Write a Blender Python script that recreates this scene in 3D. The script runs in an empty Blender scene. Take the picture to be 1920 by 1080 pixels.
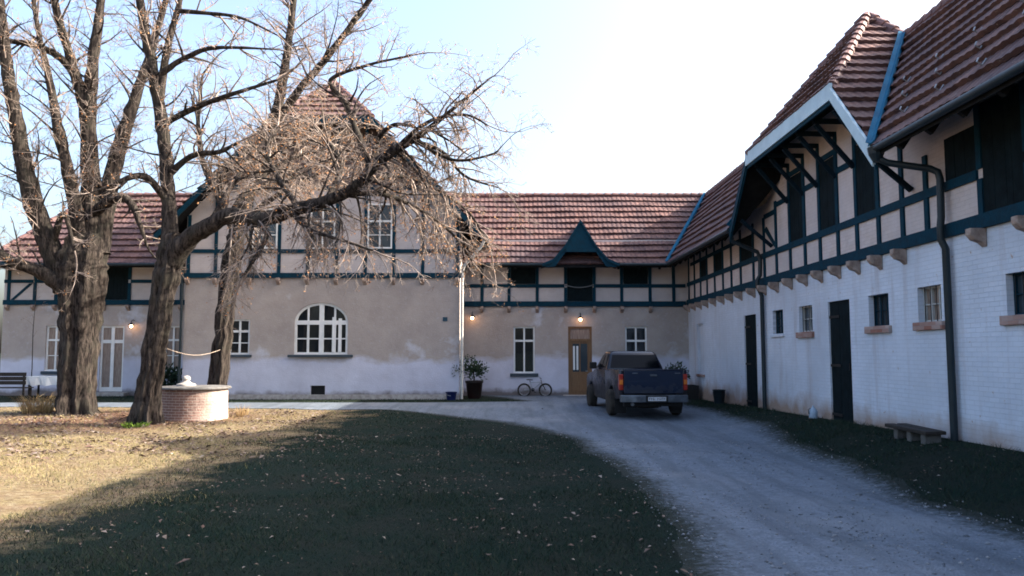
import bpy, bmesh, math, random
import numpy as np
from mathutils import Vector, Matrix
random.seed(7); RNG = np.random.default_rng(7)
R = math.radians
S = bpy.context.scene
C = S.collection

# ------------------------------------------------------------------ camera, sky, sun
FPX, U0, CAMZ = 1450.0, 957.0, 1.95
PITCH = math.atan(120 / FPX)
cd = bpy.data.cameras.new('camera'); cam = bpy.data.objects.new('camera', cd); C.objects.link(cam)
cd.sensor_width = 36; cd.lens = 36 * FPX / 1920; cd.clip_end = 2000; cd.clip_start = .05
cd.shift_x = 3 / 1920
cam.location = (0, 0, CAMZ); cam.rotation_euler = (R(90) + PITCH, 0, 0)
S.camera = cam
W = bpy.data.worlds.new('World'); S.world = W; W.use_nodes = True
EL = math.atan(.62); AZ = R(4)          # sun height; AZ = degrees from +X towards +Y
sky = W.node_tree.nodes.new('ShaderNodeTexSky'); sky.sky_type = 'NISHITA'; sky.sun_disc = False
sky.sun_elevation = EL; sky.sun_rotation = R(90) - AZ
sky.dust_density = 6.5; sky.ozone_density = 1.6; sky.air_density = 1.0
bg = W.node_tree.nodes['Background']; bg.inputs[1].default_value = .15
W.node_tree.links.new(sky.outputs[0], bg.inputs[0])
sl = bpy.data.lights.new('sun', 'SUN'); sl.energy = 4.0; sl.angle = R(.5); sl.color = (1, .90, .76)
so = bpy.data.objects.new('sun', sl); C.objects.link(so)
SUN = Vector((math.cos(EL) * math.cos(AZ), math.cos(EL) * math.sin(AZ), math.sin(EL)))
so.rotation_euler = SUN.to_track_quat('Z', 'Y').to_euler()
so.location = (20, 0, 20)
S.view_settings.view_transform = 'Standard'; S.view_settings.look = 'None'
S.view_settings.exposure = 1.95; S.view_settings.gamma = 1
S.cycles.filter_width = 1.75; S.cycles.max_bounces = 6; S.cycles.diffuse_bounces = 1

# pixel of the 1920 x 1080 photograph -> a point on a real plane of the place
def ray(u, v):
    b = (540 - v) / FPX
    return Vector(((u - U0) / FPX, math.cos(PITCH) - b * math.sin(PITCH), math.sin(PITCH) + b * math.cos(PITCH)))
def atD(u, v, D):
    r = ray(u, v); return r * (D / r.y) + Vector((0, 0, CAMZ))
def atZ(u, v, z):
    r = ray(u, v); return r * ((z - CAMZ) / r.z) + Vector((0, 0, CAMZ))

# ------------------------------------------------------------------ materials
def nodes(name):
    m = bpy.data.materials.new(name); m.use_nodes = True
    nt = m.node_tree; p = nt.nodes['Principled BSDF']
    def N(t, **k):
        n = nt.nodes.new('ShaderNode' + t)
        for a, b in k.items():
            if a.startswith('i_'):
                n.inputs[a[2:].replace('_', ' ')].default_value = b
            else: setattr(n, a, b)
        return n
    L = nt.links.new
    return m, nt, p, N, L
def rgba(c): return (c[0], c[1], c[2], 1)
def mixc(N, L, fac, a, b):
    n = N('Mix', data_type='RGBA')
    for s, x in ((0, fac), (6, a), (7, b)):
        if hasattr(x, 'links'): L(x, n.inputs[s])
        else: n.inputs[s].default_value = x if s == 0 else rgba(x)
    return n.outputs[2]
def ramp(N, L, x, a, b):
    n = N('MapRange', clamp=True); L(x, n.inputs[0])
    n.inputs[1].default_value = a; n.inputs[2].default_value = b
    return n.outputs[0]
def noise(N, L, scale, detail=6, vec=None, rough=.6):
    n = N('TexNoise'); n.inputs['Scale'].default_value = scale; n.inputs['Detail'].default_value = detail
    n.inputs['Roughness'].default_value = rough
    if vec is not None: L(vec, n.inputs['Vector'])
    return n.outputs[0]
def pos(N): return N('NewGeometry').outputs['Position']
def add_bump(N, L, p, h, strength=.3, dist=.02):
    b = N('Bump'); b.inputs['Strength'].default_value = strength; b.inputs['Distance'].default_value = dist
    L(h, b.inputs['Height']); L(b.outputs[0], p.inputs['Normal'])
def M(name, c1, c2=None, scale=3, rough=.8, bump=0, bscale=40, metal=0, spec=.3, lo=.35, hi=.65, stretch=None):
    m, nt, p, N, L = nodes(name)
    p.inputs['Roughness'].default_value = rough; p.inputs['Metallic'].default_value = metal
    p.inputs['Specular IOR Level'].default_value = spec
    v = pos(N)
    if stretch:
        mp = N('Mapping'); mp.inputs['Scale'].default_value = stretch; L(v, mp.inputs[0]); v = mp.outputs[0]
    c2 = c2 or tuple(x * .75 for x in c1)
    L(mixc(N, L, ramp(N, L, noise(N, L, scale, vec=v), lo, hi), c1, c2), p.inputs['Base Color'])
    if bump: add_bump(N, L, p, noise(N, L, bscale, vec=v), bump)
    return m

def plaster():
    m, nt, p, N, L = nodes('old plaster over lime wash')
    v = pos(N); sep = N('SeparateXYZ'); L(v, sep.inputs[0])
    # the lime washed lower band ends in a ragged, stepped line
    mp = N('Mapping'); mp.inputs['Scale'].default_value = (1, 1, 2.2); L(v, mp.inputs[0])
    n1 = noise(N, L, .55, 4, mp.outputs[0]); n2 = noise(N, L, 5, 5, v)
    a = N('Math', operation='MULTIPLY_ADD'); L(n1, a.inputs[0]); a.inputs[1].default_value = 1.1; L(sep.outputs[2], a.inputs[2])
    b = N('Math', operation='MULTIPLY_ADD'); L(n2, b.inputs[0]); b.inputs[1].default_value = .12; L(a.outputs[0], b.inputs[2])
    band = ramp(N, L, b.outputs[0], 2.22, 2.46)
    beige = mixc(N, L, ramp(N, L, noise(N, L, 1.3, 8, v), .3, .7), (.42, .365, .33), (.32, .275, .25))
    beige = mixc(N, L, ramp(N, L, noise(N, L, 9, 6, v), .55, .75), beige, (.41, .375, .37))
    patch = ramp(N, L, noise(N, L, .42, 6, v), .60, .66)
    beige = mixc(N, L, patch, beige, (.50, .49, .52))
    white = mixc(N, L, ramp(N, L, noise(N, L, .9, 8, v), .3, .7), (.60, .61, .71), (.46, .46, .54))
    col = mixc(N, L, band, white, beige)
    # damp, grey foot of the wall
    f = N('Math', operation='MULTIPLY_ADD'); L(noise(N, L, 2, 6, v), f.inputs[0]); f.inputs[1].default_value = -.5; L(sep.outputs[2], f.inputs[2])
    col = mixc(N, L, ramp(N, L, f.outputs[0], .02, .22), (.17, .15, .15), col)
    L(col, p.inputs['Base Color']); p.inputs['Roughness'].default_value = .92
    hh = N('Math', operation='ADD'); L(noise(N, L, 22, 8, v), hh.inputs[0]); L(n2, hh.inputs[1])
    add_bump(N, L, p, hh.outputs[0], .55, .02)
    return m

def brick(name, axes, c1, c2, mortar, wash=None, washlo=.4, washhi=.6, bump=.6, foot=False, scale=1.0):
    m, nt, p, N, L = nodes(name)
    v = pos(N); sep = N('SeparateXYZ'); L(v, sep.inputs[0]); cmb = N('CombineXYZ')
    L(sep.outputs[axes[0]], cmb.inputs[0]); L(sep.outputs[axes[1]], cmb.inputs[1])
    b = N('TexBrick'); L(cmb.outputs[0], b.inputs['Vector'])
    b.inputs['Scale'].default_value = scale; b.inputs['Brick Width'].default_value = .26; b.inputs['Row Height'].default_value = .078
    b.inputs['Mortar Size'].default_value = .006; b.inputs['Mortar Smooth'].default_value = .3; b.inputs['Bias'].default_value = 0
    b.inputs['Color1'].default_value = rgba(c1); b.inputs['Color2'].default_value = rgba(c2); b.inputs['Mortar'].default_value = rgba(mortar)
    col = b.outputs['Color']
    if wash:
        col = mixc(N, L, ramp(N, L, noise(N, L, 2.2, 8, v, .7), washlo, washhi), col, wash)
    col = mixc(N, L, ramp(N, L, noise(N, L, .5, 8, v), .35, .75), col, tuple(x * .72 for x in (wash or c1)))
    if foot:
        ms = N('Mapping'); ms.inputs['Scale'].default_value = (1, 1.4, .16); L(v, ms.inputs[0])
        col = mixc(N, L, ramp(N, L, noise(N, L, 1.6, 7, ms.outputs[0], .65), .52, .78), col, (.44, .42, .45))
        col = mixc(N, L, ramp(N, L, noise(N, L, 7, 4, v), .68, .74), col, (.40, .30, .25))
        f = N('Math', operation='MULTIPLY_ADD'); L(noise(N, L, 1.6, 7, v), f.inputs[0]); f.inputs[1].default_value = -.9; L(sep.outputs[2], f.inputs[2])
        col = mixc(N, L, ramp(N, L, f.outputs[0], -.05, .45), (.33, .24, .19), col)
    L(col, p.inputs['Base Color']); p.inputs['Roughness'].default_value = .85
    hh = N('Math', operation='MULTIPLY_ADD'); L(b.outputs['Fac'], hh.inputs[0]); hh.inputs[1].default_value = -1.0; L(noise(N, L, 30, 5, v), hh.inputs[2])
    add_bump(N, L, p, hh.outputs[0], bump, .02)
    return m

def tile_mat():
    m, nt, p, N, L = nodes('clay roof tile')
    v = pos(N)
    vo = N('TexVoronoi'); vo.inputs['Scale'].default_value = 3.2; L(v, vo.inputs['Vector'])
    sc = N('SeparateColor'); L(vo.outputs['Color'], sc.inputs[0])
    col = mixc(N, L, sc.outputs[0], (.175, .10, .090), (.085, .050, .050))
    col = mixc(N, L, ramp(N, L, noise(N, L, .8, 8, v), .42, .75), col, (.08, .058, .066))
    col = mixc(N, L, ramp(N, L, noise(N, L, 14, 4, v), .6, .8), col, (.30, .225, .205))
    L(col, p.inputs['Base Color']); p.inputs['Roughness'].default_value = .7; p.inputs['Specular IOR Level'].default_value = .15
    add_bump(N, L, p, noise(N, L, 45, 4, v), .2, .01)
    return m

def bark(name, c1, c2):
    m, nt, p, N, L = nodes(name)
    v = pos(N); mp = N('Mapping'); mp.inputs['Scale'].default_value = (1, 1, .22); L(v, mp.inputs[0])
    w = noise(N, L, 14, 8, mp.outputs[0], .7)
    col = mixc(N, L, ramp(N, L, w, .42, .70), c2, c1)
    col = mixc(N, L, ramp(N, L, noise(N, L, 2.2, 5, v), .5, .75), col, (.045, .042, .034))
    L(col, p.inputs['Base Color']); p.inputs['Roughness'].default_value = .95; p.inputs['Specular IOR Level'].default_value = .15
    add_bump(N, L, p, w, 1.0, .06)
    return m

def ground_mat():
    m, nt, p, N, L = nodes('winter turf soil')
    v = pos(N)
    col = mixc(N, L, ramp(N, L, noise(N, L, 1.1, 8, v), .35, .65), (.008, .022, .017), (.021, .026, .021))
    col = mixc(N, L, ramp(N, L, noise(N, L, 16, 8, v, .75), .5, .7), col, (.010, .015, .013))
    dry = mixc(N, L, ramp(N, L, noise(N, L, 1.6, 8, v), .35, .65), (.29, .235, .12), (.27, .19, .125))  # dry turf under the trees, paled further to carry the sunlight
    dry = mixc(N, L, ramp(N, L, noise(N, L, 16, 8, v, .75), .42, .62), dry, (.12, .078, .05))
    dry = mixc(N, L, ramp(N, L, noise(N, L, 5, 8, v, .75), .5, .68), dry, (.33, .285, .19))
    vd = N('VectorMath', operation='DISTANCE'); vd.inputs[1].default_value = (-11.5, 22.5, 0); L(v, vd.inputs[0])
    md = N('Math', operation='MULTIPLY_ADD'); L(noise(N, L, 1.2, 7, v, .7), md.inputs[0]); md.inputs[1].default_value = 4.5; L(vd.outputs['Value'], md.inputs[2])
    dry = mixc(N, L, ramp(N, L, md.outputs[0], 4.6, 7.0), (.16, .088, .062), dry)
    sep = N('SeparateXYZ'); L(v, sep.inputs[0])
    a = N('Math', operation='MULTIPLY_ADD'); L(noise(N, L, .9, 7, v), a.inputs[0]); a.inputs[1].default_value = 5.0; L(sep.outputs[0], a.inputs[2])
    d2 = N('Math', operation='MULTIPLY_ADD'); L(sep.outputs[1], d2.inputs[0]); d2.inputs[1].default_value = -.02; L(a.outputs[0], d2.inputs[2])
    col = mixc(N, L, ramp(N, L, d2.outputs[0], -3.5, -2.5), dry, col)  # pale meets dark along the ridge's shadow edge: sun and shade painted in
    col = mixc(N, L, ramp(N, L, sep.outputs[1], 27.6, 28.4), col, (.016, .024, .016))
    L(col, p.inputs['Base Color']); p.inputs['Roughness'].default_value = 1; p.inputs['Specular IOR Level'].default_value = .1
    add_bump(N, L, p, noise(N, L, 25, 8, v, .75), 1, .05)
    return m

def gravel_mat():
    m, nt, p, N, L = nodes('packed pale gravel')
    v = pos(N)
    vo = N('TexVoronoi'); vo.inputs['Scale'].default_value = 38; L(v, vo.inputs['Vector'])
    sc = N('SeparateColor'); L(vo.outputs['Color'], sc.inputs[0])
    col = mixc(N, L, sc.outputs[0], (.19, .225, .275), (.13, .155, .19))
    col = mixc(N, L, ramp(N, L, noise(N, L, 7, 8, v, .75), .45, .68), col, (.11, .13, .16))
    mp = N('Mapping'); mp.inputs['Scale'].default_value = (1.3, .16, 1); mp.inputs['Rotation'].default_value = (0, 0, R(12)); L(v, mp.inputs[0])
    col = mixc(N, L, ramp(N, L, noise(N, L, 1.2, 6, mp.outputs[0]), .46, .66), col, (.105, .125, .15))
    col = mixc(N, L, ramp(N, L, noise(N, L, .35, 5, v), .5, .72), col, (.21, .23, .26))
    mp2 = N('Mapping'); mp2.inputs['Scale'].default_value = (2.0, .14, 1); mp2.inputs['Rotation'].default_value = (0, 0, R(9)); L(v, mp2.inputs[0])
    rut = noise(N, L, 1.5, 5, mp2.outputs[0]); col = mixc(N, L, ramp(N, L, rut, .50, .80), col, (.09, .105, .13))
    col = mixc(N, L, ramp(N, L, noise(N, L, 2.6, 7, v, .7), .58, .78), col, (.08, .095, .115))
    at = N('Attribute', attribute_name='edge'); ea = N('Math', operation='MULTIPLY_ADD'); L(noise(N, L, 9, 8, v, .75), ea.inputs[0]); ea.inputs[1].default_value = -1.5; L(at.outputs['Fac'], ea.inputs[2])
    col = mixc(N, L, ramp(N, L, ea.outputs[0], -.62, -.12), (.022, .028, .024), col)
    L(col, p.inputs['Base Color']); p.inputs['Roughness'].default_value = .95; p.inputs['Specular IOR Level'].default_value = .2
    h = N('Math', operation='MULTIPLY_ADD'); L(noise(N, L, 4, 8, v, .7), h.inputs[0]); h.inputs[1].default_value = 2; L(vo.outputs['Distance'], h.inputs[2])
    add_bump(N, L, p, h.outputs[0], .7, .025)
    return m

def island(name, cols, rough=.9):
    m, nt, p, N, L = nodes(name)
    g = N('NewGeometry'); cr = N('ValToRGB'); L(g.outputs['Random Per Island'], cr.inputs[0])
    e = cr.color_ramp.elements
    while len(e) < len(cols): e.new(.5)
    for i, c in enumerate(cols): e[i].position = i / (len(cols) - 1); e[i].color = rgba(c)
    L(cr.outputs[0], p.inputs['Base Color']); p.inputs['Roughness'].default_value = rough; p.inputs['Specular IOR Level'].default_value = .15
    return m
def emit(name, c, s):
    m, nt, p, N, L = nodes(name)
    p.inputs['Base Color'].default_value = rgba(c); p.inputs['Emission Color'].default_value = rgba(c); p.inputs['Emission Strength'].default_value = s
    return m
def glass(name, c=(.012, .016, .02), rough=.04):
    m, nt, p, N, L = nodes(name)
    v = pos(N)
    p.inputs['Base Color'].default_value = rgba(c); p.inputs['Roughness'].default_value = rough; p.inputs['Specular IOR Level'].default_value = .6
    add_bump(N, L, p, noise(N, L, 3, 2, v), .05, .02)
    return m
def paint(name, c, dirt, lo, hi):
    m, nt, p, N, L = nodes(name)
    tc = N('TexCoord'); sep = N('SeparateXYZ'); L(tc.outputs['Object'], sep.inputs[0])
    a = N('Math', operation='MULTIPLY_ADD'); L(noise(N, L, 3.5, 8, tc.outputs['Object']), a.inputs[0]); a.inputs[1].default_value = 1.1; L(sep.outputs[2], a.inputs[2])
    f = ramp(N, L, a.outputs[0], lo, hi)
    L(mixc(N, L, f, dirt, c), p.inputs['Base Color'])
    r = N('MapRange'); L(f, r.inputs[0]); r.inputs[3].default_value = .8; r.inputs[4].default_value = .22; L(r.outputs[0], p.inputs['Roughness'])
    return m

m_plaster = plaster()
m_wbrick = brick('white painted brick', (1, 2), (.66, .71, .80), (.60, .65, .73), (.48, .52, .59), wash=(.65, .70, .79), washlo=.35, washhi=.8, foot=True)
m_infill = brick('thinly limed infill brick', (1, 2), (.64, .54, .50), (.56, .46, .42), (.46, .38, .35), wash=(.68, .60, .59), washlo=.4, washhi=.7)
m_infill_x = brick('limed infill of the rear wings', (0, 2), (.54, .48, .46), (.48, .42, .40), (.41, .36, .34), wash=(.56, .51, .50), washlo=.35, washhi=.65, bump=.3)
m_tile = tile_mat()
m_ridge = M('ridge tile clay', (.20, .11, .10), (.11, .062, .062), 3, .6, .2)
m_timber = M('blue green painted timber', (.004, .037, .062), (.007, .024, .038), 7, .7, .5, 35, spec=.08, lo=.4, hi=.75, stretch=(1, 1, 1))
m_shutter = M('dark green shutter boards', (.007, .014, .017), (.004, .008, .010), 5, .8, .3, 30, spec=.08)
m_shadedtimber = M('blue timber with eaves shade in its colour', (.006, .020, .032), (.006, .012, .018), 6, .8, .4, spec=.08)  # darker copy of the timber paint, deep dormer shade put into the colour
m_soffit = M('dark stained eaves boards', (.014, .015, .016), (.009, .009, .010), 4, .9, .3, spec=.08)
m_fascia = M('pale blue grey fascia paint', (.46, .60, .67), (.38, .51, .58), 3, .5, .1)
m_flash = M('blue painted valley sheet', (.012, .13, .235), (.012, .09, .17), 2, .7, .1, spec=.1)
m_pipe = M('dark painted zinc pipe', (.016, .028, .035), (.01, .018, .024), 4, .45, .1)
m_palepipe = M('pale weathered zinc pipe', (.52, .52, .50), (.42, .42, .40), 4, .45, .1)
m_corbel = M('weathered corbel stone', (.42, .33, .28), (.24, .17, .14), 7, .9, .4)
m_white = M('white window paint', (.78, .78, .77), (.68, .69, .68), 4, .45)
m_glass = glass('dark window glass'); m_glass2 = glass('hazy old window glass', (.035, .05, .062), .12)
m_curtain = M('brown curtain behind the glass', (.16, .10, .075), (.30, .24, .20), 5, .5, spec=.6, stretch=(6, 6, .6))
m_sillbrick = brick('bare sill brick', (1, 2), (.30, .12, .08), (.45, .36, .32), (.35, .3, .28), scale=1.0)
m_sill = M('grey blue sill slate', (.045, .065, .085), None, 3, .6)
m_oak = M('varnished oak', (.21, .12, .06), (.15, .08, .04), 5, .45, .15, stretch=(6, 6, .5))
m_iron = M('black iron', (.012, .012, .013), None, 5, .6)
m_steel = M('worn grey steel', (.35, .36, .37), (.22, .22, .23), 6, .4, metal=.7)
m_stone = M('grey cap stone', (.46, .43, .40), (.30, .27, .25), 6, .85, .4)
m_ground = ground_mat(); m_gravel = gravel_mat()
m_bark1 = bark('furrowed old bark', (.098, .080, .068), (.010, .008, .008)); m_bark2 = bark('grey brown bark', (.098, .080, .069), (.010, .008, .008))
m_twig = M('thin twig bark', (.33, .27, .235), (.10, .075, .064), 1.6, .9)
m_deadleaf = island('clinging dry leaves', [(.34, .15, .06), (.22, .10, .045), (.45, .26, .13), (.18, .085, .05)])
m_litter = island('fallen leaves', [(.15, .10, .08), (.10, .06, .048), (.22, .165, .135), (.07, .045, .036), (.30, .25, .215), (.12, .08, .06)])
m_shadegrass = island('short winter grass darkened as in shade', [(.009, .028, .018), (.030, .043, .025), (.012, .032, .021), (.048, .050, .032), (.006, .020, .014), (.012, .033, .022)])  # shaded counterpart of the dry grass, shade mixed into the greens
m_litdrygrass = island('dry grass paled as in sunlight', [(.30, .25, .115), (.22, .20, .08), (.36, .30, .17), (.26, .19, .10), (.16, .16, .06)])  # dry straw colours lightened to stand for the sunlit lawn
m_straw = island('dry bent grass', [(.40, .27, .12), (.28, .17, .08), (.48, .36, .18)])
m_weed = island('fresh weed', [(.16, .24, .03), (.10, .17, .03)])
m_conifer = island('dark conifer sprays', [(.022, .045, .028), (.045, .07, .04), (.015, .03, .02)])
m_bulb = emit('warm lit bulb', (1, .55, .28), 9)

# ------------------------------------------------------------------ mesh building helpers
class MB:
    def __init__(s): s.v = []; s.f = []
    def poly(s, pts):
        n = len(s.v); s.v += [tuple(p) for p in pts]; s.f.append(tuple(range(n, n + len(pts)))); return s
    def prism(s, pts, vec):
        vec = Vector(vec); n = len(pts); k = len(s.v)
        s.v += [tuple(p) for p in pts] + [tuple(Vector(p) + vec) for p in pts]
        s.f.append(tuple(range(k, k + n))); s.f.append(tuple(range(k + 2 * n - 1, k + n - 1, -1)))
        for i in range(n):
            j = (i + 1) % n; s.f.append((k + i, k + j, k + n + j, k + n + i))
        return s
    def box(s, x0, x1, y0, y1, z0, z1):
        return s.prism([(x0, y0, z0), (x1, y0, z0), (x1, y1, z0), (x0, y1, z0)], (0, 0, z1 - z0))
    def fbox(s, F, u0, u1, z0, z1, d0, d1):
        return s.prism([F(u0, z0, d0), F(u1, z0, d0), F(u1, z1, d0), F(u0, z1, d0)], F(0, 0, d1) - F(0, 0, d0))
    def beam(s, a, b, w, h, up=(0, 0, 1)):
        a = Vector(a); b = Vector(b); d = (b - a).normalized(); x = d.cross(Vector(up))
        x = x.normalized() * w / 2; y = x.cross(d).normalized() * h / 2
        return s.prism([a - x - y, a + x - y, a + x + y, a - x + y], b - a)
    def tube(s, pts, rad, n=6, cap=True):
        k = len(s.v); m = len(pts); pts = [Vector(p) for p in pts]
        if not hasattr(rad, '__len__'): rad = [rad] * m
        ref = None
        for i in range(m):
            t = (pts[min(i + 1, m - 1)] - pts[max(i - 1, 0)])
            if t.length < 1e-9: t = Vector((0, 0, 1))
            t.normalize()
            if ref is None:
                ref = Vector((0, 0, 1)) if abs(t.z) < .9 else Vector((1, 0, 0))
            x = ref - t * ref.dot(t)
            if x.length < 1e-6: x = t.orthogonal()
            x.normalize(); ref = x; y = t.cross(x)
            for j in range(n):
                a = 2 * math.pi * j / n
                s.v.append(tuple(pts[i] + (x * math.cos(a) + y * math.sin(a)) * rad[i]))
        for i in range(m - 1):
            for j in range(n):
                jj = (j + 1) % n
                s.f.append((k + i * n + j, k + i * n + jj, k + (i + 1) * n + jj, k + (i + 1) * n + j))
        if cap:
            s.f.append(tuple(range(k + n - 1, k - 1, -1))); s.f.append(tuple(range(k + (m - 1) * n, k + m * n)))
        return s
    def lathe(s, c, prof, n=24, axis=None):
        c = Vector(c); k = len(s.v); m = len(prof)
        Q = (Vector((0, 0, 1)).rotation_difference(Vector(axis)) if axis else None)
        for r, z in prof:
            for j in range(n):
                a = 2 * math.pi * j / n; p = Vector((r * math.cos(a), r * math.sin(a), z))
                if Q: p = Q @ p
                s.v.append(tuple(c + p))
        for i in range(m - 1):
            for j in range(n):
                jj = (j + 1) % n
                s.f.append((k + i * n + j, k + i * n + jj, k + (i + 1) * n + jj, k + (i + 1) * n + j))
        if prof[0][0] > 1e-6: s.f.append(tuple(range(k + n - 1, k - 1, -1)))
        if prof[-1][0] > 1e-6: s.f.append(tuple(range(k + (m - 1) * n, k + m * n)))
        return s
    def build(s, name, mat, parent=None, smooth=False, bevel=0, seg=2):
        off = parent['_o'] if parent is not None else (0, 0, 0)
        me = bpy.data.meshes.new(name)
        v = [(a - off[0], b - off[1], c - off[2]) for a, b, c in s.v]
        me.from_pydata(v, [], s.f)
        if bevel or smooth:
            bm = bmesh.new(); bm.from_mesh(me)
            bmesh.ops.recalc_face_normals(bm, faces=bm.faces)
            if bevel:
                bmesh.ops.remove_doubles(bm, verts=bm.verts, dist=1e-5)
                ed = [e for e in bm.edges if len(e.link_faces) == 2 and e.calc_face_angle(0) > .5]
                bmesh.ops.bevel(bm, geom=ed, offset=bevel, segments=seg, affect='EDGES', profile=.5, clamp_overlap=True)
            if smooth:
                for f in bm.faces: f.smooth = True
                for e in bm.edges:
                    if len(e.link_faces) == 2 and e.calc_face_angle(0) > .9: e.smooth = False
            bm.to_mesh(me); bm.free()
        me.materials.append(mat)
        o = bpy.data.objects.new(name, me); C.objects.link(o)
        if parent is not None: o.parent = parent
        o['_o'] = off
        return o
def tag(o, label=None, cat=None, group=None, kind=None):
    if label: o['label'] = label
    if cat: o['category'] = cat
    if group: o['group'] = group
    if kind: o['kind'] = kind
    return o
def thing(name, loc, label, cat, group=None):
    o = bpy.data.objects.new(name, None); C.objects.link(o); o.location = loc; o['_o'] = tuple(loc); o.empty_display_size = .3
    return tag(o, label, cat, group)
def quick(name, verts, faces, mat, parent=None, smooth=False):      # big numpy meshes: faces of equal size
    off = np.array(parent['_o'] if parent is not None else (0, 0, 0))
    me = bpy.data.meshes.new(name); v = np.asarray(verts, dtype=np.float32) - off; f = np.asarray(faces, dtype=np.int32)
    me.vertices.add(len(v)); me.vertices.foreach_set('co', v.astype(np.float32).ravel())
    k = f.shape[1]; me.loops.add(f.size); me.loops.foreach_set('vertex_index', f.ravel())
    me.polygons.add(len(f)); me.polygons.foreach_set('loop_start', np.arange(0, f.size, k, dtype=np.int32))
    me.polygons.foreach_set('loop_total', np.full(len(f), k, dtype=np.int32))
    if smooth: me.polygons.foreach_set('use_smooth', np.ones(len(f), dtype=bool))
    me.update(calc_edges=True); me.materials.append(mat)
    o = bpy.data.objects.new(name, me); C.objects.link(o)
    if parent is not None: o.parent = parent
    o['_o'] = tuple(float(q) for q in off)
    return o
def plane(O, U, Nn):
    O = Vector(O); U = Vector(U); Nn = Vector(Nn); Z = Vector((0, 0, 1))
    return lambda u, z, d=0: O + U * u + Z * z + Nn * d
FR = plane((7.5, 0, 0), (0, 1, 0), (-1, 0, 0))       # stable wing, courtyard side: u = distance
FB = plane((0, 32.6, 0), (1, 0, 0), (0, -1, 0))      # rear wall: u = x
FG = plane((0, 30, 0), (1, 0, 0), (0, -1, 0))        # gabled house front
FGS = plane((-1.97, 0, 0), (0, 1, 0), (1, 0, 0))     # its side towards the court
FGL = plane((-12.66, 0, 0), (0, 1, 0), (-1, 0, 0))
def wall_sheet(mb, F, u0, u1, z0, z1, holes, depth=.24):
    us = sorted({u0, u1, *[h[0] for h in holes], *[h[1] for h in holes]}); zs = sorted({z0, z1, *[h[2] for h in holes], *[h[3] for h in holes]})
    us = [u for u in us if u0 <= u <= u1]; zs = [z for z in zs if z0 <= z <= z1]
    for a, b in zip(us, us[1:]):
        for c, d in zip(zs, zs[1:]):
            m_, n_ = (a + b) / 2, (c + d) / 2
            if any(h[0] < m_ < h[1] and h[2] < n_ < h[3] for h in holes): continue
            mb.poly([F(a, c), F(b, c), F(b, d), F(a, d)])
    for a, b, c, d in holes:
        mb.poly([F(a, c), F(a, d), F(a, d, -depth), F(a, c, -depth)]); mb.poly([F(b, c), F(b, c, -depth), F(b, d, -depth), F(b, d)])
        mb.poly([F(a, c), F(a, c, -depth), F(b, c, -depth), F(b, c)]); mb.poly([F(a, d), F(b, d), F(b, d, -depth), F(a, d, -depth)])

# tile covering: real courses with a rounded rib profile and a lip at every course
def tiles(mb, O, U, V, L, H, clips=(), step=.40, w=.20, lip=.085, amp=.016):
    O = Vector(O); U = Vector(U).normalized(); V = Vector(V).normalized(); Nn = U.cross(V).normalized()
    if Nn.z < 0: Nn = -Nn
    prof = [0, .75, 1, .55, .12]; nc = int(L / w) + 1; k = len(prof)
    uu = [(c + i / k) * w for c in range(nc) for i in range(k)]; ww = [prof[i] * amp for c in range(nc) for i in range(k)]
    nr = int(math.ceil(H / step)); n = len(uu)
    bm = bmesh.new()
    for r in range(nr):
        v0 = r * step; v1 = min((r + 1) * step, H)
        jit = [random.uniform(-.007, .007) for _ in range(nc)]
        rows = []
        for vv, hh in ((v0, -.002), (v0 - .002, lip), (v1, 0)):
            rows.append([bm.verts.new(O + U * uu[i] + V * (vv + jit[i // k]) + Nn * (hh + ww[i] + .018 * math.sin(uu[i] * .55 + r * .3) + .012 * math.sin(uu[i] * 1.7 + r) + (jit[i // k] * .7 if hh > 0 else 0))) for i in range(n)])
        for a, b in zip(rows, rows[1:]):
            for i in range(n - 1): bm.faces.new((a[i], a[i + 1], b[i + 1], b[i]))
    for co, no in clips:                                        # keeps the side the normal points away from
        bmesh.ops.bisect_plane(bm, geom=bm.verts[:] + bm.edges[:] + bm.faces[:], dist=1e-5, plane_co=co, plane_no=no, clear_outer=True)
    bm.verts.index_update(); k0 = len(mb.v)
    mb.v += [tuple(v.co) for v in bm.verts]; mb.f += [tuple(k0 + v.index for v in f.verts) for f in bm.faces]
    bm.free()
def ridge_row(mb, a, b, r=.14, seg=.36, lift=.03):
    a = Vector(a); b = Vector(b); n = max(1, int((b - a).length / seg)); d = (b - a) / n; up = Vector((0, 0, 1))
    for i in range(n):
        p = a + d * i; q = a + d * (i + 1.08); rr = random.uniform(.95, 1.05)
        mb.tube([p + up * (lift - .02), q + up * (lift - .05)], [r * rr, r * .84], 10)
def vclip(a, b, keep):          # vertical plane through plan points a, b keeping the side of plan point keep
    a = Vector((a[0], a[1], 0)); b = Vector((b[0], b[1], 0)); d = b - a; n = Vector((d.y, -d.x, 0)).normalized()
    if n.dot(Vector((keep[0], keep[1], 0)) - a) > 0: n = -n
    return (a, n)

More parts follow.
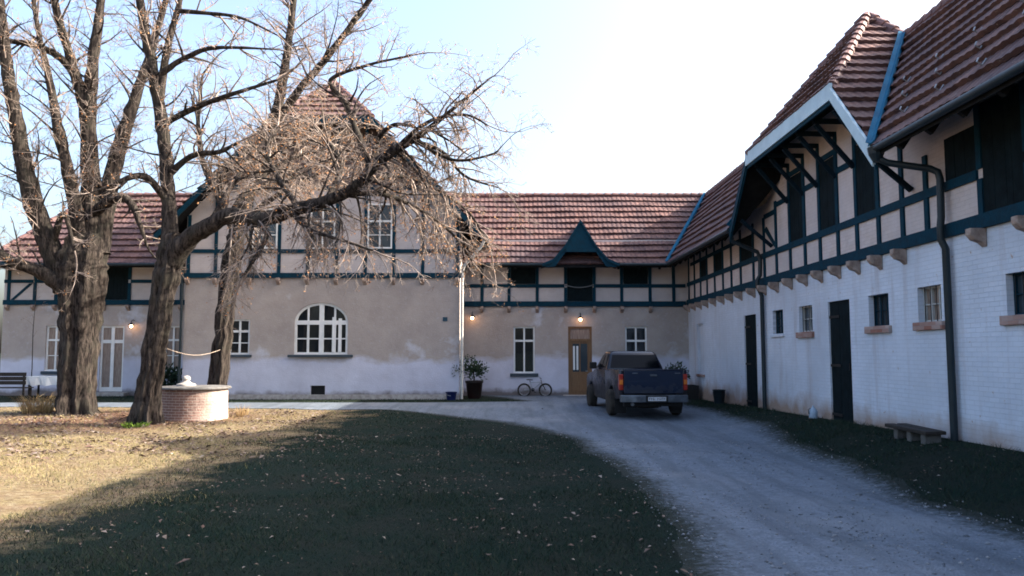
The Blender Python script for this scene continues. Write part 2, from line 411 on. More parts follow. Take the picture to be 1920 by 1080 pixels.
def make_window(root, F, u0, u1, z0, z1, d=-.13, cols=2, transom=None, rows=(1, 1), mat=None, pane=None, fr=.07, bar=.035, sill=None, bars=0, sillext=.1, label=None):
    mat = mat or m_white; pane = pane or m_glass
    b = MB()
    b.fbox(F, u0, u0 + fr, z0, z1, d, d + .06); b.fbox(F, u1 - fr, u1, z0, z1, d, d + .06)
    b.fbox(F, u0 + fr, u1 - fr, z0, z0 + fr, d, d + .06); b.fbox(F, u0 + fr, u1 - fr, z1 - fr, z1, d, d + .06)
    w = (u1 - u0)
    for i in range(1, cols):
        u = u0 + w * i / cols; b.fbox(F, u - fr * .5, u + fr * .5, z0 + fr, z1 - fr, d, d + .056)
    parts = [(z0, z1, rows[0])]
    if transom:
        b.fbox(F, u0 + fr, u1 - fr, transom - fr * .6, transom + fr * .6, d, d + .064); parts = [(z0, transom, rows[0]), (transom, z1, rows[1])]
    for a, c, n in parts:
        for i in range(1, n):
            z = a + (c - a) * i / n; b.fbox(F, u0 + fr, u1 - fr, z - bar / 2, z + bar / 2, d, d + .05)
    o = b.build('window', mat, root)
    if label: o['label'] = label
    MB().fbox(F, u0 + .01, u1 - .01, z0 + .01, z1 - .01, d - .03, d + .012).build('pane', pane, o)
    if bars:
        g = MB()
        for i in range(bars):
            u = u0 + w * (i + .5) / bars; g.tube([F(u, z0, d + .09), F(u, z1, d + .09)], .009, 6)
        g.build('bars', m_iron, o)
    if sill:
        MB().fbox(F, u0 - sillext, u1 + sillext, z0 - sill[1], z0 - .003, d + .05, sill[2]).build('sill', sill[0], o, bevel=.012)
    return o
def corbel(root, F, u, ztop, w=.16, h=.30, dep=.24):
    pr = [(0, 0), (dep, 0), (dep, -h * .35), (dep * .75, -h * .62), (dep * .3, -h * .75), (0, -h)]
    MB().prism([F(u - w / 2, ztop + z, d + .001) for d, z in pr], F(w, 0, 0) - F(0, 0, 0)).build('corbel', m_corbel, root, bevel=.015)
def boards(root, name, F, u0, u1, z0, z1, d, mat, w=.14, hinges=0, handle=False):
    b = MB(); n = max(1, round((u1 - u0) / w)); s = (u1 - u0) / n
    for i in range(n): b.fbox(F, u0 + i * s + .003, u0 + (i + 1) * s - .003, z0, z1, d - .03, d + random.uniform(-.003, .003))
    b.fbox(F, u0, u1, z0, z1, d - .05, d - .012)
    o = b.build(name, mat, root)
    if hinges:
        for i in range(hinges):
            z = z0 + (z1 - z0) * (.12 + .76 * i / (hinges - 1))
            MB().fbox(F, u1 - .55, u1 + .04, z - .03, z + .03, d + .004, d + .02).build('hinge', m_iron, o)
    if handle: MB().fbox(F, u0 + .07, u0 + .10, (z0 + z1) / 2 - .1, (z0 + z1) / 2 + .06, d + .004, d + .05).build('handle', m_iron, o)
    return o

# ------------------------------------------------------------------ the ground
def sm(a, b, x):
    t = np.clip((x - a) / (b - a), 0, 1); return t * t * (3 - 2 * t)
def hgt(X, D):
    X = np.asarray(X, float); D = np.asarray(D, float)
    back = .13 * sm(23, 30, D)
    bank = np.interp(D, [-20, 11, 13, 17, 23, 29, 33], [.50, .50, .48, .40, .28, .12, .05])
    bump = (.02) * np.sin(X * .9 + 1.3) * np.sin(D * .7) + .015 * np.sin(X * 2.3 + D * 1.7)
    lawn = .03 * np.exp(-((X + 11) / 5) ** 2 - ((D - 21.5) / 4) ** 2)
    w = sm(5.0, 7.1, X)
    return (back + lawn + bump * (1 - sm(24, 29, D)) * (1 - sm(6, 7.2, X)) * (1 - w)) * (1 - w) + bank * w
def line(segs): return np.unique(np.concatenate([np.arange(a, b + 1e-6, s) for a, b, s in segs]))
gx = line([(-900, -60, 120), (-60, -26, 2), (-26, 9, .25), (9, 30, 3), (30, 900, 145)])
gy = line([(-900, -20, 110), (-20, 3, 1), (3, 34, .25), (34, 60, 2), (60, 900, 120)])
XX, YY = np.meshgrid(gx, gy); ZZ = hgt(XX, YY)
nx, ny = len(gx), len(gy); ii = np.arange(nx * ny).reshape(ny, nx)
gf = np.stack([ii[:-1, :-1], ii[:-1, 1:], ii[1:, 1:], ii[1:, :-1]], -1).reshape(-1, 4)
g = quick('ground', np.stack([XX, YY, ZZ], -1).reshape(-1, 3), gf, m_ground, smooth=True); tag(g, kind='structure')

Lp = [atZ(u, v, 0) for u, v in ((1295, 1080), (1268, 1010), (1222, 940), (1160, 880), (1055, 820), (940, 793), (830, 780), (720, 772))]
LD = [-14, 2, 4.5] + [p.y for p in Lp] + [26.1, 26.6, 26.9]
LX = [2.4, 2.0, 1.75] + [p.x for p in Lp] + [-9, -15, -30]
Rp = [(-14, 5.2), (5, 5.3), (8, 5.5), (12.8, 5.65), (17, 6.05), (21, 6.4), (27, 6.3), (30, 6.9), (32.6, 7.3)]
def Led(D):
    w = .05 * np.sin(D * 2.3) + .03 * np.sin(D * 5.9 + 1) + .012 * np.sin(D * 13)
    base = np.interp(D, LD, LX)
    base = np.where(D > 28.15, np.interp(D, [28.15, 28.3, 28.75, 28.95, 29.1, 33], [-30, -3.2, .3, .6, .4, -1.6]), base)
    return base + w
def Red(D):
    return np.interp(D, [a for a, b in Rp], [b for a, b in Rp]) + .10 * np.sin(D * 1.1) + .035 * np.sin(D * 3.3 + 2) + .012 * np.sin(D * 9)
dD = np.concatenate([np.arange(-14, 4, .5), np.arange(4, 32.55, .05)]); tc_ = np.linspace(0, 1, 90)
l_, r_ = Led(dD), Red(dD)
PX = l_[:, None] + (r_ - l_)[:, None] * tc_[None]; PD = np.repeat(dD[:, None], len(tc_), 1)
edge = np.minimum(np.minimum(PX - l_[:, None], r_[:, None] - PX) / .25, 1)
PZ = hgt(PX, PD) + .002 + .016 * edge
ii = np.arange(PX.size).reshape(PX.shape)
gf = np.stack([ii[:-1, :-1], ii[:-1, 1:], ii[1:, 1:], ii[1:, :-1]], -1).reshape(-1, 4)
dr = quick('driveway', np.stack([PX, PD, PZ], -1).reshape(-1, 3), gf, m_gravel, smooth=True); tag(dr, kind='structure')
ea = dr.data.attributes.new('edge', 'FLOAT', 'POINT'); ea.data.foreach_set('value', np.clip(np.minimum(PX - l_[:, None], r_[:, None] - PX) / .9, 0, 1).ravel().astype(np.float32))
def on_drive(X, D, m=0): return (X > Led(D) + m) & (X < Red(D) - m) & (D < 32.5)
def gz(x, d): return float(hgt(x, d))

# ------------------------------------------------------------------ stable wing on the right
st = thing('stable_wing', (7.5, 10, 0), 'long stable wing of white painted brick under half timbering, with a hipped dormer', 'building')
XE, ZE, XR, ZR = 6.5, 5.55, 9.0, 9.1; SL = (ZR - ZE) / (XR - XE)
DC = 18.05; DS = 1.01; ZD0 = 5.45; DH = 4.55                    # dormer centre, slope, eave height, half width
D0, D1 = DC - DH, DC + DH
P = Vector((8.6, DC, ZD0 + DS * DH))
dv0 = D0 + (ZE - ZD0) / DS; dv1 = D0 + (ZR - ZD0) / DS          # valley, eave and ridge ends (near side)
wins = [(21.27, 22.1, 2.46, 3.12), (19.2, 20.09, 2.46, 3.12), (15.31, 16.17, 2.48, 3.12), (13.43, 14.21, 2.49, 3.13), (10.75, 11.66, 2.5, 3.13)]
drs = [(23.62, 24.84, .24, 3.11), (17.08, 18.24, .36, 3.12)]
blind = (30.1, 31.1, 1.08, 3.08)
b = MB(); wall_sheet(b, FR, -12, 32.6, -.3, 4.0, wins + drs + [blind]); b.build('wall', m_wbrick, st)
b = MB()
for a, c in ((-12, 11.5), (24.0, 32.6)): b.poly([FR(a, 4.0), FR(c, 4.0), FR(c, 6.9), FR(a, 6.9)])
# gable panel under the dormer, cut to the roof slopes
gp = [(11.5, 4.0), (24.0, 4.0), (24.0, 6.3), (22.4, 6.3), (DC + 2.75, 7.25), (DC + 2.3, 8.4), (DC - 2.3, 8.4), (DC - 2.75, 7.25), (13.7, 6.3), (11.5, 6.3)]
b.poly([FR(u, min(z, ZD0 + DS * (DH - abs(u - DC)) - .16) if abs(u - DC) < DH - .9 else z) for u, z in gp])
b.build('upper_wall', m_infill, st)
b = MB(); b.fbox(FR, -12, 32.58, -.3, .02, .0, .03)
b.build('plinth', m_stone, st)
# the timber frame
posts = [32.3, 31.3, 30.3, 29.3, 28.2, 27.1, 26.05, 24.99, 23.67, 22.63, 21.59, 20.52, 19.48, 18.52, 17.5, 16.53, 15.55, 14.59, 13.73, 12.13, 11.0, 8.8, 7.6, 6.4, 5.2, 4, 2.8, 1.6, .4, -.8, -2, -4, -6, -8, -10]
b = MB()
b.fbox(FR, -12, 32.55, 3.90, 4.13, .0, .07)
b.fbox(FR, 12.2, 32.55, 4.70, 4.86, .0, .045); b.fbox(FR, -12, 8.8, 4.70, 4.86, .0, .045)
for d in posts:
    top = min(6.2, ZD0 + DS * (DH - abs(d - DC)) - .2) if abs(d - DC) < DH else 5.9
    if abs(d - DC) < 2.8: top = 7.0
    b.fbox(FR, d - .065, d + .065, 4.131, 4.699, .0, .04); b.fbox(FR, d - .065, d + .065, 4.861, top, .0, .04)
for a, c, z in ((20.52, 21.59, 6.02), (18.52, 19.48, 6.02), (16.53, 17.5, 6.02), (21.59, 22.63, 5.85), (14.59, 15.55, 6.0), (19.48, 20.52, 6.62), (17.5, 18.52, 6.5), (15.55, 16.53, 6.42), (25, 32, 5.5)):
    b.fbox(FR, a + .066, c - .066, z, z + .13, .0, .036)
for s in (1,): b.prism([FR(DC + s * 3.45, 4.862, 0), FR(DC + s * 3.6, 4.862, 0), FR(DC + s * 4.5, 5.5, 0), FR(DC + s * 4.35, 5.6, 0)], FR(0, 0, .028) - FR(0, 0, 0))
b.build('timber_frame', m_timber, st)
for d in posts:
    if d > 2 and d not in (13.73,): corbel(st, FR, d, 3.9, .15, .30, .26)
for a, c, z0, z1 in ((19.55, 20.45, 4.86, 6.6), (17.57, 18.45, 4.86, 6.48), (15.62, 16.46, 4.86, 6.4), (12.21, 13.1, 4.87, 5.6), (23.73, 24.9, 4.87, 5.6), (27.2, 28.1, 4.87, 5.6), (29.4, 30.2, 4.87, 5.6), (9.0, 9.9, 4.87, 5.6)):
    boards(st, 'loft_shutter', FR, a, c, z0, z1, .02, m_shutter)
boards(st, 'loft_door', FR, 11.06, 12.06, 4.14, 5.9, .02, m_shutter)
boards(st, 'loft_door', FR, 9.0, 10.9, 4.14, 5.9, .02, m_shutter)
sb = (m_sillbrick, .15, .07)
make_window(st, FR, *wins[0], d=-.15, cols=2, rows=(3, 1), pane=m_glass2, mat=m_timber, fr=.035, bar=.02, sill=(m_wbrick, .09, .05), bars=3)
make_window(st, FR, *wins[1], d=-.15, cols=2, rows=(2, 1), pane=m_glass2, fr=.035, bar=.02, sill=sb, bars=4, mat=m_palepipe)
make_window(st, FR, *wins[2], d=-.17, cols=3, rows=(2, 1), pane=m_glass2, fr=.03, bar=.02, sill=sb, bars=5, mat=m_timber)
make_window(st, FR, *wins[3], d=-.17, cols=3, rows=(2, 1), pane=m_curtain, fr=.035, bar=.02, sill=sb, bars=4, mat=m_palepipe, label='barred window with a pale curtain, beside the front downpipe')
make_window(st, FR, *wins[4], d=-.17, cols=3, rows=(2, 1), pane=m_glass2, fr=.03, bar=.02, sill=sb, bars=5, mat=m_timber)
make_window(st, FR, *blind, d=-.10, cols=1, rows=(1, 1), pane=m_wbrick, fr=.05, sill=(m_sillbrick, .1, .06), mat=m_wbrick, label='narrow blind window painted white')
for a, c, z0, z1 in drs:
    boards(st, 'door', FR, a, c, z0 - .2, z1, -.04, m_shutter, .16, hinges=3, handle=True)
    MB().fbox(FR, a - .05, c + .05, -.2, z0 - .1, -.2, .25).build('step', m_stone, st, bevel=.02)
# roof in two sections either side of the dormer
V = Vector((XR - XE, 0, ZR - ZE)); Hh = V.length
b = MB()
tiles(b, (XE, -12, ZE), (0, 1, 0), V, dv1 + 12.4, Hh, [vclip((XE, dv0), (XR, dv1), (XE, -5))])
tiles(b, (XE, 17, ZE), (0, 1, 0), V, 19, Hh, [vclip((XE, 2 * DC - dv0), (XR, 2 * DC - dv1), (XE, 30)), vclip((XE, 31.6), (XR, 35.0), (XE, 20))])
V2 = Vector((3.6, 0, ZE - ZR)); b.poly([(XR, -12, ZR), (XR, 36, ZR), (14, 36, 4.5), (14, -12, 4.5)])
roof = b.build('roof', m_tile, st)
for q0, q1 in ((-12, dv1 + .1), (2 * DC - dv1, 35.1)): b = MB(); ridge_row(b, (XR, q0, ZR), (XR, q1, ZR)); b.build('ridge_tiles', m_ridge, roof)
def offs(p, k, n): return Vector(p) + n * k
b = MB()                                                         # boarded underside
for pts in (((XE, -12), (XE, dv0), (XR, dv1), (XR, -12)), ((XE, 2 * DC - dv0), (XE, 31.6), (XR, 35), (XR, 2 * DC - dv1))):
    b.prism([(x, d, ZE + SL * (x - XE) - .14) for x, d in pts], (0, 0, .07))
b.build('eaves_boards', m_soffit, st)
b = MB()
for d in np.arange(-11.5, 31.5, .9):
    if dv0 - .2 < d < 2 * DC - dv0 + .2: continue
    MB().beam((XE + .06, d, ZE - .16), (7.55, d, ZE + SL * 1.05 - .24), .09, .13).build('rafter_end', m_soffit, st)
b = MB()
b.tube([(XE - .06, -12, ZE - .02), (XE - .06, dv0 - .05, ZE - .02)], .07, 8); b.tube([(XE - .06, 2 * DC - dv0 + .05, ZE - .02), (XE - .06, 31.65, ZE - .02)], .07, 8)
b.build('gutter', m_pipe, st, smooth=True)
# valleys: folded sheet lying over the tile edges
def valley(mb, a, b_, wid, nrm_a, nrm_b):
    a = Vector(a); b_ = Vector(b_); d = (b_ - a).normalized()
    for n in (nrm_a, nrm_b):
        n = Vector(n).normalized(); s = n.cross(d).normalized()
        yield n, s
nm = Vector((-SL, 0, 1)).normalized(); nd = Vector((0, -DS, 1)).normalized(); nf = Vector((0, DS, 1)).normalized()
RS = (ZR - ZE) / 3.4; nb = Vector((0, -RS, 1)).normalized()
def vsheet(name, a, c, n1, n2, w, root):
    a = Vector(a); c = Vector(c); d = (c - a).normalized(); mb = MB(); mid = (n1 + n2).normalized()
    for n, other in ((n1, n2), (n2, n1)):
        s = n.cross(d).normalized()
        if s.dot(other) < 0: s = -s                              # runs up its own slope
        o = n * .112; mb.prism([a + o, c + o, c + o + s * w, a + o + s * w], n * .012)
    return mb.build(name, m_flash, root)
vsheet('valley_flashing', (XE, dv0, ZE), (XR, dv1, ZR), nm, nd, .17, roof)
vsheet('valley_flashing', (XE, 2 * DC - dv0, ZE), (XR, 2 * DC - dv1, ZR), nm, nf, .17, roof)
vsheet('valley_flashing', (XE, 31.6, ZE), (XR, 35.0, ZR), nm, nb, .17, roof)
for r in range(3):
    for d in np.arange(2.0 + .55 * r, dv0 + .3 + r * .9, 1.1):
        x = XE + .38 * (1 + r) * V.x / Hh * 1.5; z = ZE + SL * (x - XE)
        q = Vector((x, d, z)) + nm * .07; vv = V.normalized()
        MB().tube([q + vv * .12, q, q + nm * .09, q + nm * .10 + vv * .06], .014, 5).build('snow_guard', m_steel, roof)
# dormer roof: four tiled faces, a half hip in front
zf = ZD0 + DS * (15.35 - D0); A_ = Vector((XE, 15.35, zf)); B_ = Vector((XE, 2 * DC - 15.35, zf))
Vn = Vector((XR, dv1, ZR)); Vf = Vector((XR, 2 * DC - dv1, ZR))
b = MB()
sl = Vector((0, 1, DS)).normalized()
tiles(b, (XE, D0, ZD0), (1, 0, 0), (0, 1, DS), 2.6, (P - Vector((P.x, D0, ZD0))).length, [vclip((XE, 15.35), (P.x, DC), (P.x + .3, DC - 3)), vclip((XE, dv0 - .1), (XR, dv1 - .1), (XE, DC)), vclip((P.x, DC), (Vn.x, Vn.y), (XE, D0))])
b.poly([A_ * 0 + Vector((XE, D1, ZD0)), B_, P, Vf])
tiles(b, (XE, 15.30, zf), (0, 1, 0), P - (A_ + B_) / 2, 5.45, (P - (A_ + B_) / 2).length, [vclip((XE, 15.35), (P.x, DC), (XE, DC)), vclip((B_.x, B_.y), (P.x, DC), (XE, DC))])
b.poly([P, Vn, Vf])
dro = b.build('dormer_roof', m_tile, st)
b = MB(); ridge_row(b, A_ + Vector((.05, .04, .02)), P, .13, .30); ridge_row(b, B_, P, .13, .30); ridge_row(b, Vn, P, .13, .30); ridge_row(b, Vf, P, .13, .30)
b.build('ridge_tiles', m_ridge, dro)
b = MB()
for q in ([Vector((XE, D0, ZD0)), A_, P, Vn], [Vector((XE, D1, ZD0)), B_, P, Vf], [A_, B_, P]): b.prism([p_ - Vector((0, 0, .14)) + Vector((.03, 0, 0)) for p_ in q], (0, 0, .07))
b.build('dormer_soffit', m_soffit, st)
MB().box(XE - .06, XE + .0, A_.y - .12, B_.y + .12, zf - .29, zf + .05).build('fascia_board', m_fascia, dro)
MB().box(XE - .025, XE + .02, A_.y - .1, B_.y + .1, zf - .37, zf - .292).build('fascia_moulding', m_timber, dro)
for s, q in ((-1, A_), (1, B_)):
    e = Vector((XE, DC + s * DH, ZD0)); t = Vector((XE, q.y + (-s) * .0, zf))
    up = Vector((0, 0, .07)); dn = Vector((0, 0, -.21))
    MB().prism([e + up, t + up, t + dn, e + dn - Vector((0, s * .04, 0))], (-.058, 0, 0)).build('bargeboard', m_fascia if s < 0 else m_timber, dro)
    MB().prism([e + dn, t + dn, t + dn * 1.35, e + dn * 1.35], (-.025, 0, 0)).build('bargeboard_moulding', m_timber, dro)
for d in (15.55, 16.53, 17.5, 18.52, 19.48, 20.52):
    MB().beam((7.46, d, 5.95), (6.66, d, zf - .42), .085, .09).build('bracket', m_shadedtimber, st)
    MB().beam((7.5, d, zf - .36), (6.60, d, zf - .34), .09, .10).build('purlin_end', m_shadedtimber, st)
for d in (14.2, 21.9): MB().beam((7.47, d, 4.95), (6.6, d, 5.35 + DS * .7 - .35), .08, .09).build('bracket', m_shadedtimber, st)
def downpipe(root, pts, r, mat, brackets=(), F=None):
    o = MB().tube(pts, r, 12).build('downpipe', mat, root, smooth=True)
    return o
downpipe(st, [(6.5, 13.45, 5.5), (6.54, 13.43, 5.34), (6.64, 13.39, 5.27), (7.24, 13.12, 5.10), (7.34, 13.07, 5.03), (7.36, 13.05, 4.9), (7.35, 13.05, 4.25), (7.33, 13.05, 4.1), (7.33, 13.05, 3.85), (7.40, 13.05, 3.7), (7.40, 13.05, .45)], .062, m_pipe)
MB().lathe((6.48, 13.45, 5.3), [(.06, 0), (.13, .14), (.15, .26)], 12).build('hopper', m_pipe, st)
downpipe(st, [(6.5, 22.62, 5.5), (6.55, 22.62, 5.2), (7.3, 22.7, 4.9), (7.38, 22.7, 4.7), (7.36, 22.7, 4.2), (7.28, 22.7, 4.06), (7.28, 22.7, 3.85), (7.40, 22.7, 3.6), (7.40, 22.7, .28)], .062, m_pipe)

# ------------------------------------------------------------------ rear wing
rw = thing('rear_wing', (3, 32.6, .1), 'low plastered rear wing with an oak door and a small pointed loft dormer', 'building')
rwins = [(.13, 1.03, 1.06, 3.02), (4.83, 5.75, 1.06, 3.02)]; rdoor = (2.43, 3.43, .16, 3.02)
b = MB(); wall_sheet(b, FB, -1.97, 7.5, -.2, 4.0, rwins + [rdoor]); b.build('wall', m_plaster, rw)
MB().poly([FB(-1.97, 4.0), FB(7.5, 4.0), FB(7.5, 6.7), FB(-1.97, 6.7)]).build('upper_wall', m_infill_x, rw)
b = MB(); b.fbox(FB, -1.95, 7.4, 3.86, 4.08, 0, .07); b.fbox(FB, -1.95, 2.28, 4.66, 4.81, 0, .045); b.fbox(FB, 3.52, 7.4, 4.66, 4.81, 0, .045)
rpost = [-1.2, -.06, 1.13, 2.33, 3.54, 4.7, 5.9, 6.9]
for x in rpost:
    b.fbox(FB, x - .065, x + .065, 4.082, 4.658, 0, .04); b.fbox(FB, x - .065, x + .065, 4.812, 6.3, 0, .04)
b.build('timber_frame', m_timber, rw)
for x in rpost[:-1]: corbel(rw, FB, x, 3.86, .14, .28, .22)
for a, c in ((.02, 1.06), (4.78, 5.82)): boards(rw, 'loft_shutter', FB, a, c, 4.82, 5.9, .02, m_shutter)
boards(rw, 'loft_door', FB, 2.40, 3.47, 4.09, 6.2, .015, m_shutter)
for w in rwins: make_window(rw, FB, *w, transom=2.42, rows=(1, 1), sill=(m_sill, .13, .08), pane=m_glass, sillext=.14)
b = MB(); F = FB; a, c, z0, z1 = rdoor
b.fbox(F, a, a + .09, z0, z1, -.14, -.04); b.fbox(F, c - .09, c, z0, z1, -.14, -.04); b.fbox(F, a + .09, c - .09, z1 - .08, z1, -.14, -.04); b.fbox(F, a + .09, c - .09, 2.40, 2.50, -.14, -.045)
b.fbox(F, a + .09, c - .09, z0, 1.12, -.13, -.08); b.fbox(F, a + .2, c - .2, z0 + .15, 1.0, -.08, -.065)
b.fbox(F, a + .09, a + .19, 1.12, 2.40, -.13, -.08); b.fbox(F, c - .19, c - .09, 1.12, 2.40, -.13, -.08); b.fbox(F, a + .19, c - .19, 2.3, 2.40, -.13, -.08); b.fbox(F, 2.90, 2.95, 1.12, 2.3, -.13, -.082)
dd = b.build('door', m_oak, rw)
MB().fbox(F, a + .19, c - .19, 1.12, 2.3, -.13, -.10).build('pane', m_glass2, dd); MB().fbox(F, a + .09, c - .09, 2.5, z1 - .08, -.13, -.10).build('transom_pane', m_curtain, dd)
b = MB()
for u in (2.64, 2.78): b.fbox(F, u, u + .08, 1.2, 2.2, -.10, -.094)
b.build('curtain', m_white, dd)
MB().tube([F(3.25, 1.15, -.07), F(3.25, 1.15, -.02), F(3.15, 1.15, -.02)], .012, 6).build('handle', m_steel, dd)
MB().box(2.2, 3.7, 32.2, 32.59, 0, .17).build('step', m_stone, rw, bevel=.02)
V = Vector((0, 3.4, ZR - ZE)); Hb = V.length
b = MB(); tiles(b, (-4.2, 31.6, ZE), (1, 0, 0), V, 14, Hb, [vclip((XE, 31.6), (XR, 35.0), (0, 33))])
b.poly([(-4.2, 35, ZR), (10, 35, ZR), (10, 39, ZE), (-4.2, 39, ZE)])
rr_ = b.build('roof', m_tile, rw)
b = MB(); ridge_row(b, (-4, 35, ZR), (9.0, 35, ZR)); b.build('ridge_tiles', m_ridge, rr_)
MB().prism([(-2, 31.62, ZE - .14), (6.6, 31.62, ZE - .14), (9, 35, ZR - .14), (-2, 35, ZR - .14)], (0, 0, .07)).build('eaves_boards', m_soffit, rw)
b = MB()
for x in np.arange(-1.5, 6.4, .85):
    if 1.5 < x < 4.2: continue
    MB().beam((x, 31.66, ZE - .16), (x, 32.65, ZE + RS * 1.0 - .24), .09, .13).build('rafter_end', m_soffit, rw)
b = MB(); b.tube([(-1.0, 31.54, ZE - .02), (1.3, 31.54, ZE - .02)], .06, 8); b.tube([(4.45, 31.54, ZE - .02), (6.45, 31.54, ZE - .02)], .06, 8); b.build('gutter', m_pipe, rw, smooth=True)
# loft dormer: boarded pointed hood with flared feet
hx, hz = 2.87, 7.27
out = [(1.30, 5.46), (1.75, 5.64), (2.22, 6.2), (hx, hz), (3.52, 6.2), (4.0, 5.64), (4.45, 5.46), (4.25, 5.40), (3.9, 5.44), (3.45, 6.08), (2.3, 6.08), (1.84, 5.44), (1.5, 5.40)]
hood = MB().prism([(x, 31.35, z) for x, z in out], (0, .05, 0)).build('dormer_hood', m_timber, rw)
b = MB()
for q in (out[:4], out[3:7]):
    for (x0, z0), (x1, z1) in zip(q, q[1:]):
        b.prism([(x0, 31.30, z0 - .03), (x1, 31.30, z1 - .03), (x1, 31.30, z1 + .09), (x0, 31.30, z0 + .09)], (0, .11, 0))
b.fbox(FB, 2.25, 3.5, 6.02, 6.14, 1.19, 1.3)
b.build('bargeboard', m_timber, hood)
b = MB()
for q in (out[:4], out[3:7]):
    for (x0, z0), (x1, z1) in zip(q, q[1:]):
        b.prism([(x0, 31.4, z0 + .0), (x1, 31.4, z1 + .0), (x1, 31.4, z1 + .08), (x0, 31.4, z0 + .08)], (0, 2.2, 0))
b.build('hood_covering', m_tile, hood)

# ------------------------------------------------------------------ gabled house in the middle
gh = thing('gabled_house', (-7.3, 30, .1), 'tall gabled house with an arched window, jutting into the court behind the trees', 'building')
GX0, GX1, GXC = -12.66, -1.97, -7.3; GE, GS = 6.4, 1.06
def gz_roof(x): return GE + GS * (6.3 - abs(x - GXC))
arch = (-8.37, -6.30, 1.85, 3.86); gwin = (-10.9, -10.1, 1.85, 3.22); gwin2 = (-4.5, -3.7, 1.85, 3.22); cell = (-7.7, -7.14, .26, .66)
b = MB(); wall_sheet(b, FG, GX0, GX1, -.2, 4.95, [arch, gwin, cell], .22)
# fill the corners above the arch
zc = 3.10; hw = (arch[1] - arch[0]) / 2; xc = (arch[0] + arch[1]) / 2; n = 20
def ah(t): return xc + hw * t, zc + (arch[3] - zc) * math.sqrt(max(0, 1 - t * t))
for s in (-1, 1):
    for i in range(n):
        a0 = math.pi / 2 * i / n; a1 = math.pi / 2 * (i + 1) / n
        x0, z0 = xc + s * hw * math.cos(a0), zc + (arch[3] - zc) * math.sin(a0); x1, z1 = xc + s * hw * math.cos(a1), zc + (arch[3] - zc) * math.sin(a1)
        b.poly([FG(x0, z0), FG(x1, z1), FG(x1, arch[3] + .001), FG(x0, arch[3] + .001)]); b.poly([FG(x0, z0), FG(x1, z1), FG(x1, z1, -.22), FG(x0, z0, -.22)])
for Fs, d1 in ((FGS, 34), (FGL, 34)): b.poly([Fs(30, -.2), Fs(d1, -.2), Fs(d1, 7.3), Fs(30, 7.3)])
b.build('wall', m_plaster, gh)
pts = [(GX0, 4.95), (GX1, 4.95), (GX1, gz_roof(GX1) - .16), (GXC + 1.9, 11.05), (GXC - 1.9, 11.05), (GX0, gz_roof(GX0) - .16)]
MB().poly([FG(x, z) for x, z in pts]).build('upper_wall', m_infill_x, gh)
MB().prism([FG(x, z, .002) for x, z in [(GXC - 4.2, 8.482), (GXC + 4.2, 8.482), (GXC + 1.9, 11.05), (GXC - 1.9, 11.05)]], (0, -.02, 0)).build('gable_dark_panel', M('brown upper gable panel', (.13, .095, .085), (.075, .052, .048), 3, .9, .4, stretch=(5, 5, .5)), gh)  # dark brown panel laid over the upper gable wall
b = MB(); b.fbox(FG, GX0 - .05, GX1 + .05, 4.82, 5.02, 0, .07); b.fbox(FG, GX0, GX1, 5.80, 5.95, 0, .045); b.fbox(FG, -11, -3.6, 8.3, 8.48, 0, .045)
gposts = [GX0 + .1, -11.5, -10.15, -9.03, -7.9, -6.78, -5.66, -4.55, -3.42, GX1 - .1]
for x in gposts:
    top = min(gz_roof(x) - .2, 11)
    b.fbox(FG, x - .065, x + .065, 5.022, 5.798, 0, .04); b.fbox(FG, x - .065, x + .065, 5.952, min(top, 8.298), 0, .04)
    if top > 8.6: b.fbox(FG, x - .065, x + .065, 8.482, top, 0, .04)
b.build('timber_frame', m_timber, gh)
for x in gposts: corbel(gh, FG, x, 4.82, .14, .28, .2)
for x0, x1, z1 in ((-10.08, -9.10, 7.55), (-7.83, -6.85, 7.65), (-5.59, -4.62, 7.75)):
    make_window(gh, FG, x0, x1, 5.97, z1, d=.005, transom=7.05, rows=(2, 1), pane=m_glass2, fr=.06, sill=(m_sill, .02, .09), sillext=.03)
make_window(gh, FG, *gwin, d=-.12, cols=2, transom=2.75, rows=(2, 1), sill=(m_sill, .1, .09))
# arched window
x0, x1, z0, z1 = arch
b = MB(); d = -.12
b.fbox(FG, x0, x0 + .09, z0, zc, d, d + .07); b.fbox(FG, x1 - .09, x1, z0, zc, d, d + .07); b.fbox(FG, x0 + .09, x1 - .09, z0, z0 + .09, d, d + .07)
b.fbox(FG, x0 + .09, x1 - .09, zc - .09, zc + .07, d, d + .075); b.fbox(FG, xc - .09, xc + .09, z0 + .09, z1 - .05, d, d + .07)
for u in ((x0 + xc) / 2, (xc + x1) / 2):
    b.fbox(FG, u - .04, u + .04, z0 + .09, zc - .09, d, d + .06); b.fbox(FG, u - .035, u + .035, zc + .07, ah((u - xc) / hw)[1] - .05, d, d + .055)
b.fbox(FG, x0 + .09, x1 - .09, 2.44, 2.49, d, d + .05)
for s in (-1, 1):
    for i in range(n):
        a0 = math.pi / 2 * i / n; a1 = math.pi / 2 * (i + 1) / n; rh = arch[3] - zc
        q = [(xc + s * (hw - k) * math.cos(a), zc + (rh - k) * math.sin(a)) for a, k in ((a0, 0), (a1, 0), (a1, .09), (a0, .09))]
        b.prism([FG(x, z, d) for x, z in q], FG(0, 0, .07) - FG(0, 0, 0))
aw = b.build('window', m_white, gh); aw['label'] = 'wide arched window with white glazing bars'
b = MB(); b.prism([FG(x0 + .01, z0 + .01, d), FG(x1 - .01, z0 + .01, d)] + [FG(xc + (hw - .01) * math.cos(a), zc + (arch[3] - zc - .01) * math.sin(a), d) for a in np.linspace(0, math.pi, 24)], FG(0, 0, .015) - FG(0, 0, 0))
b.build('pane', m_glass, aw)
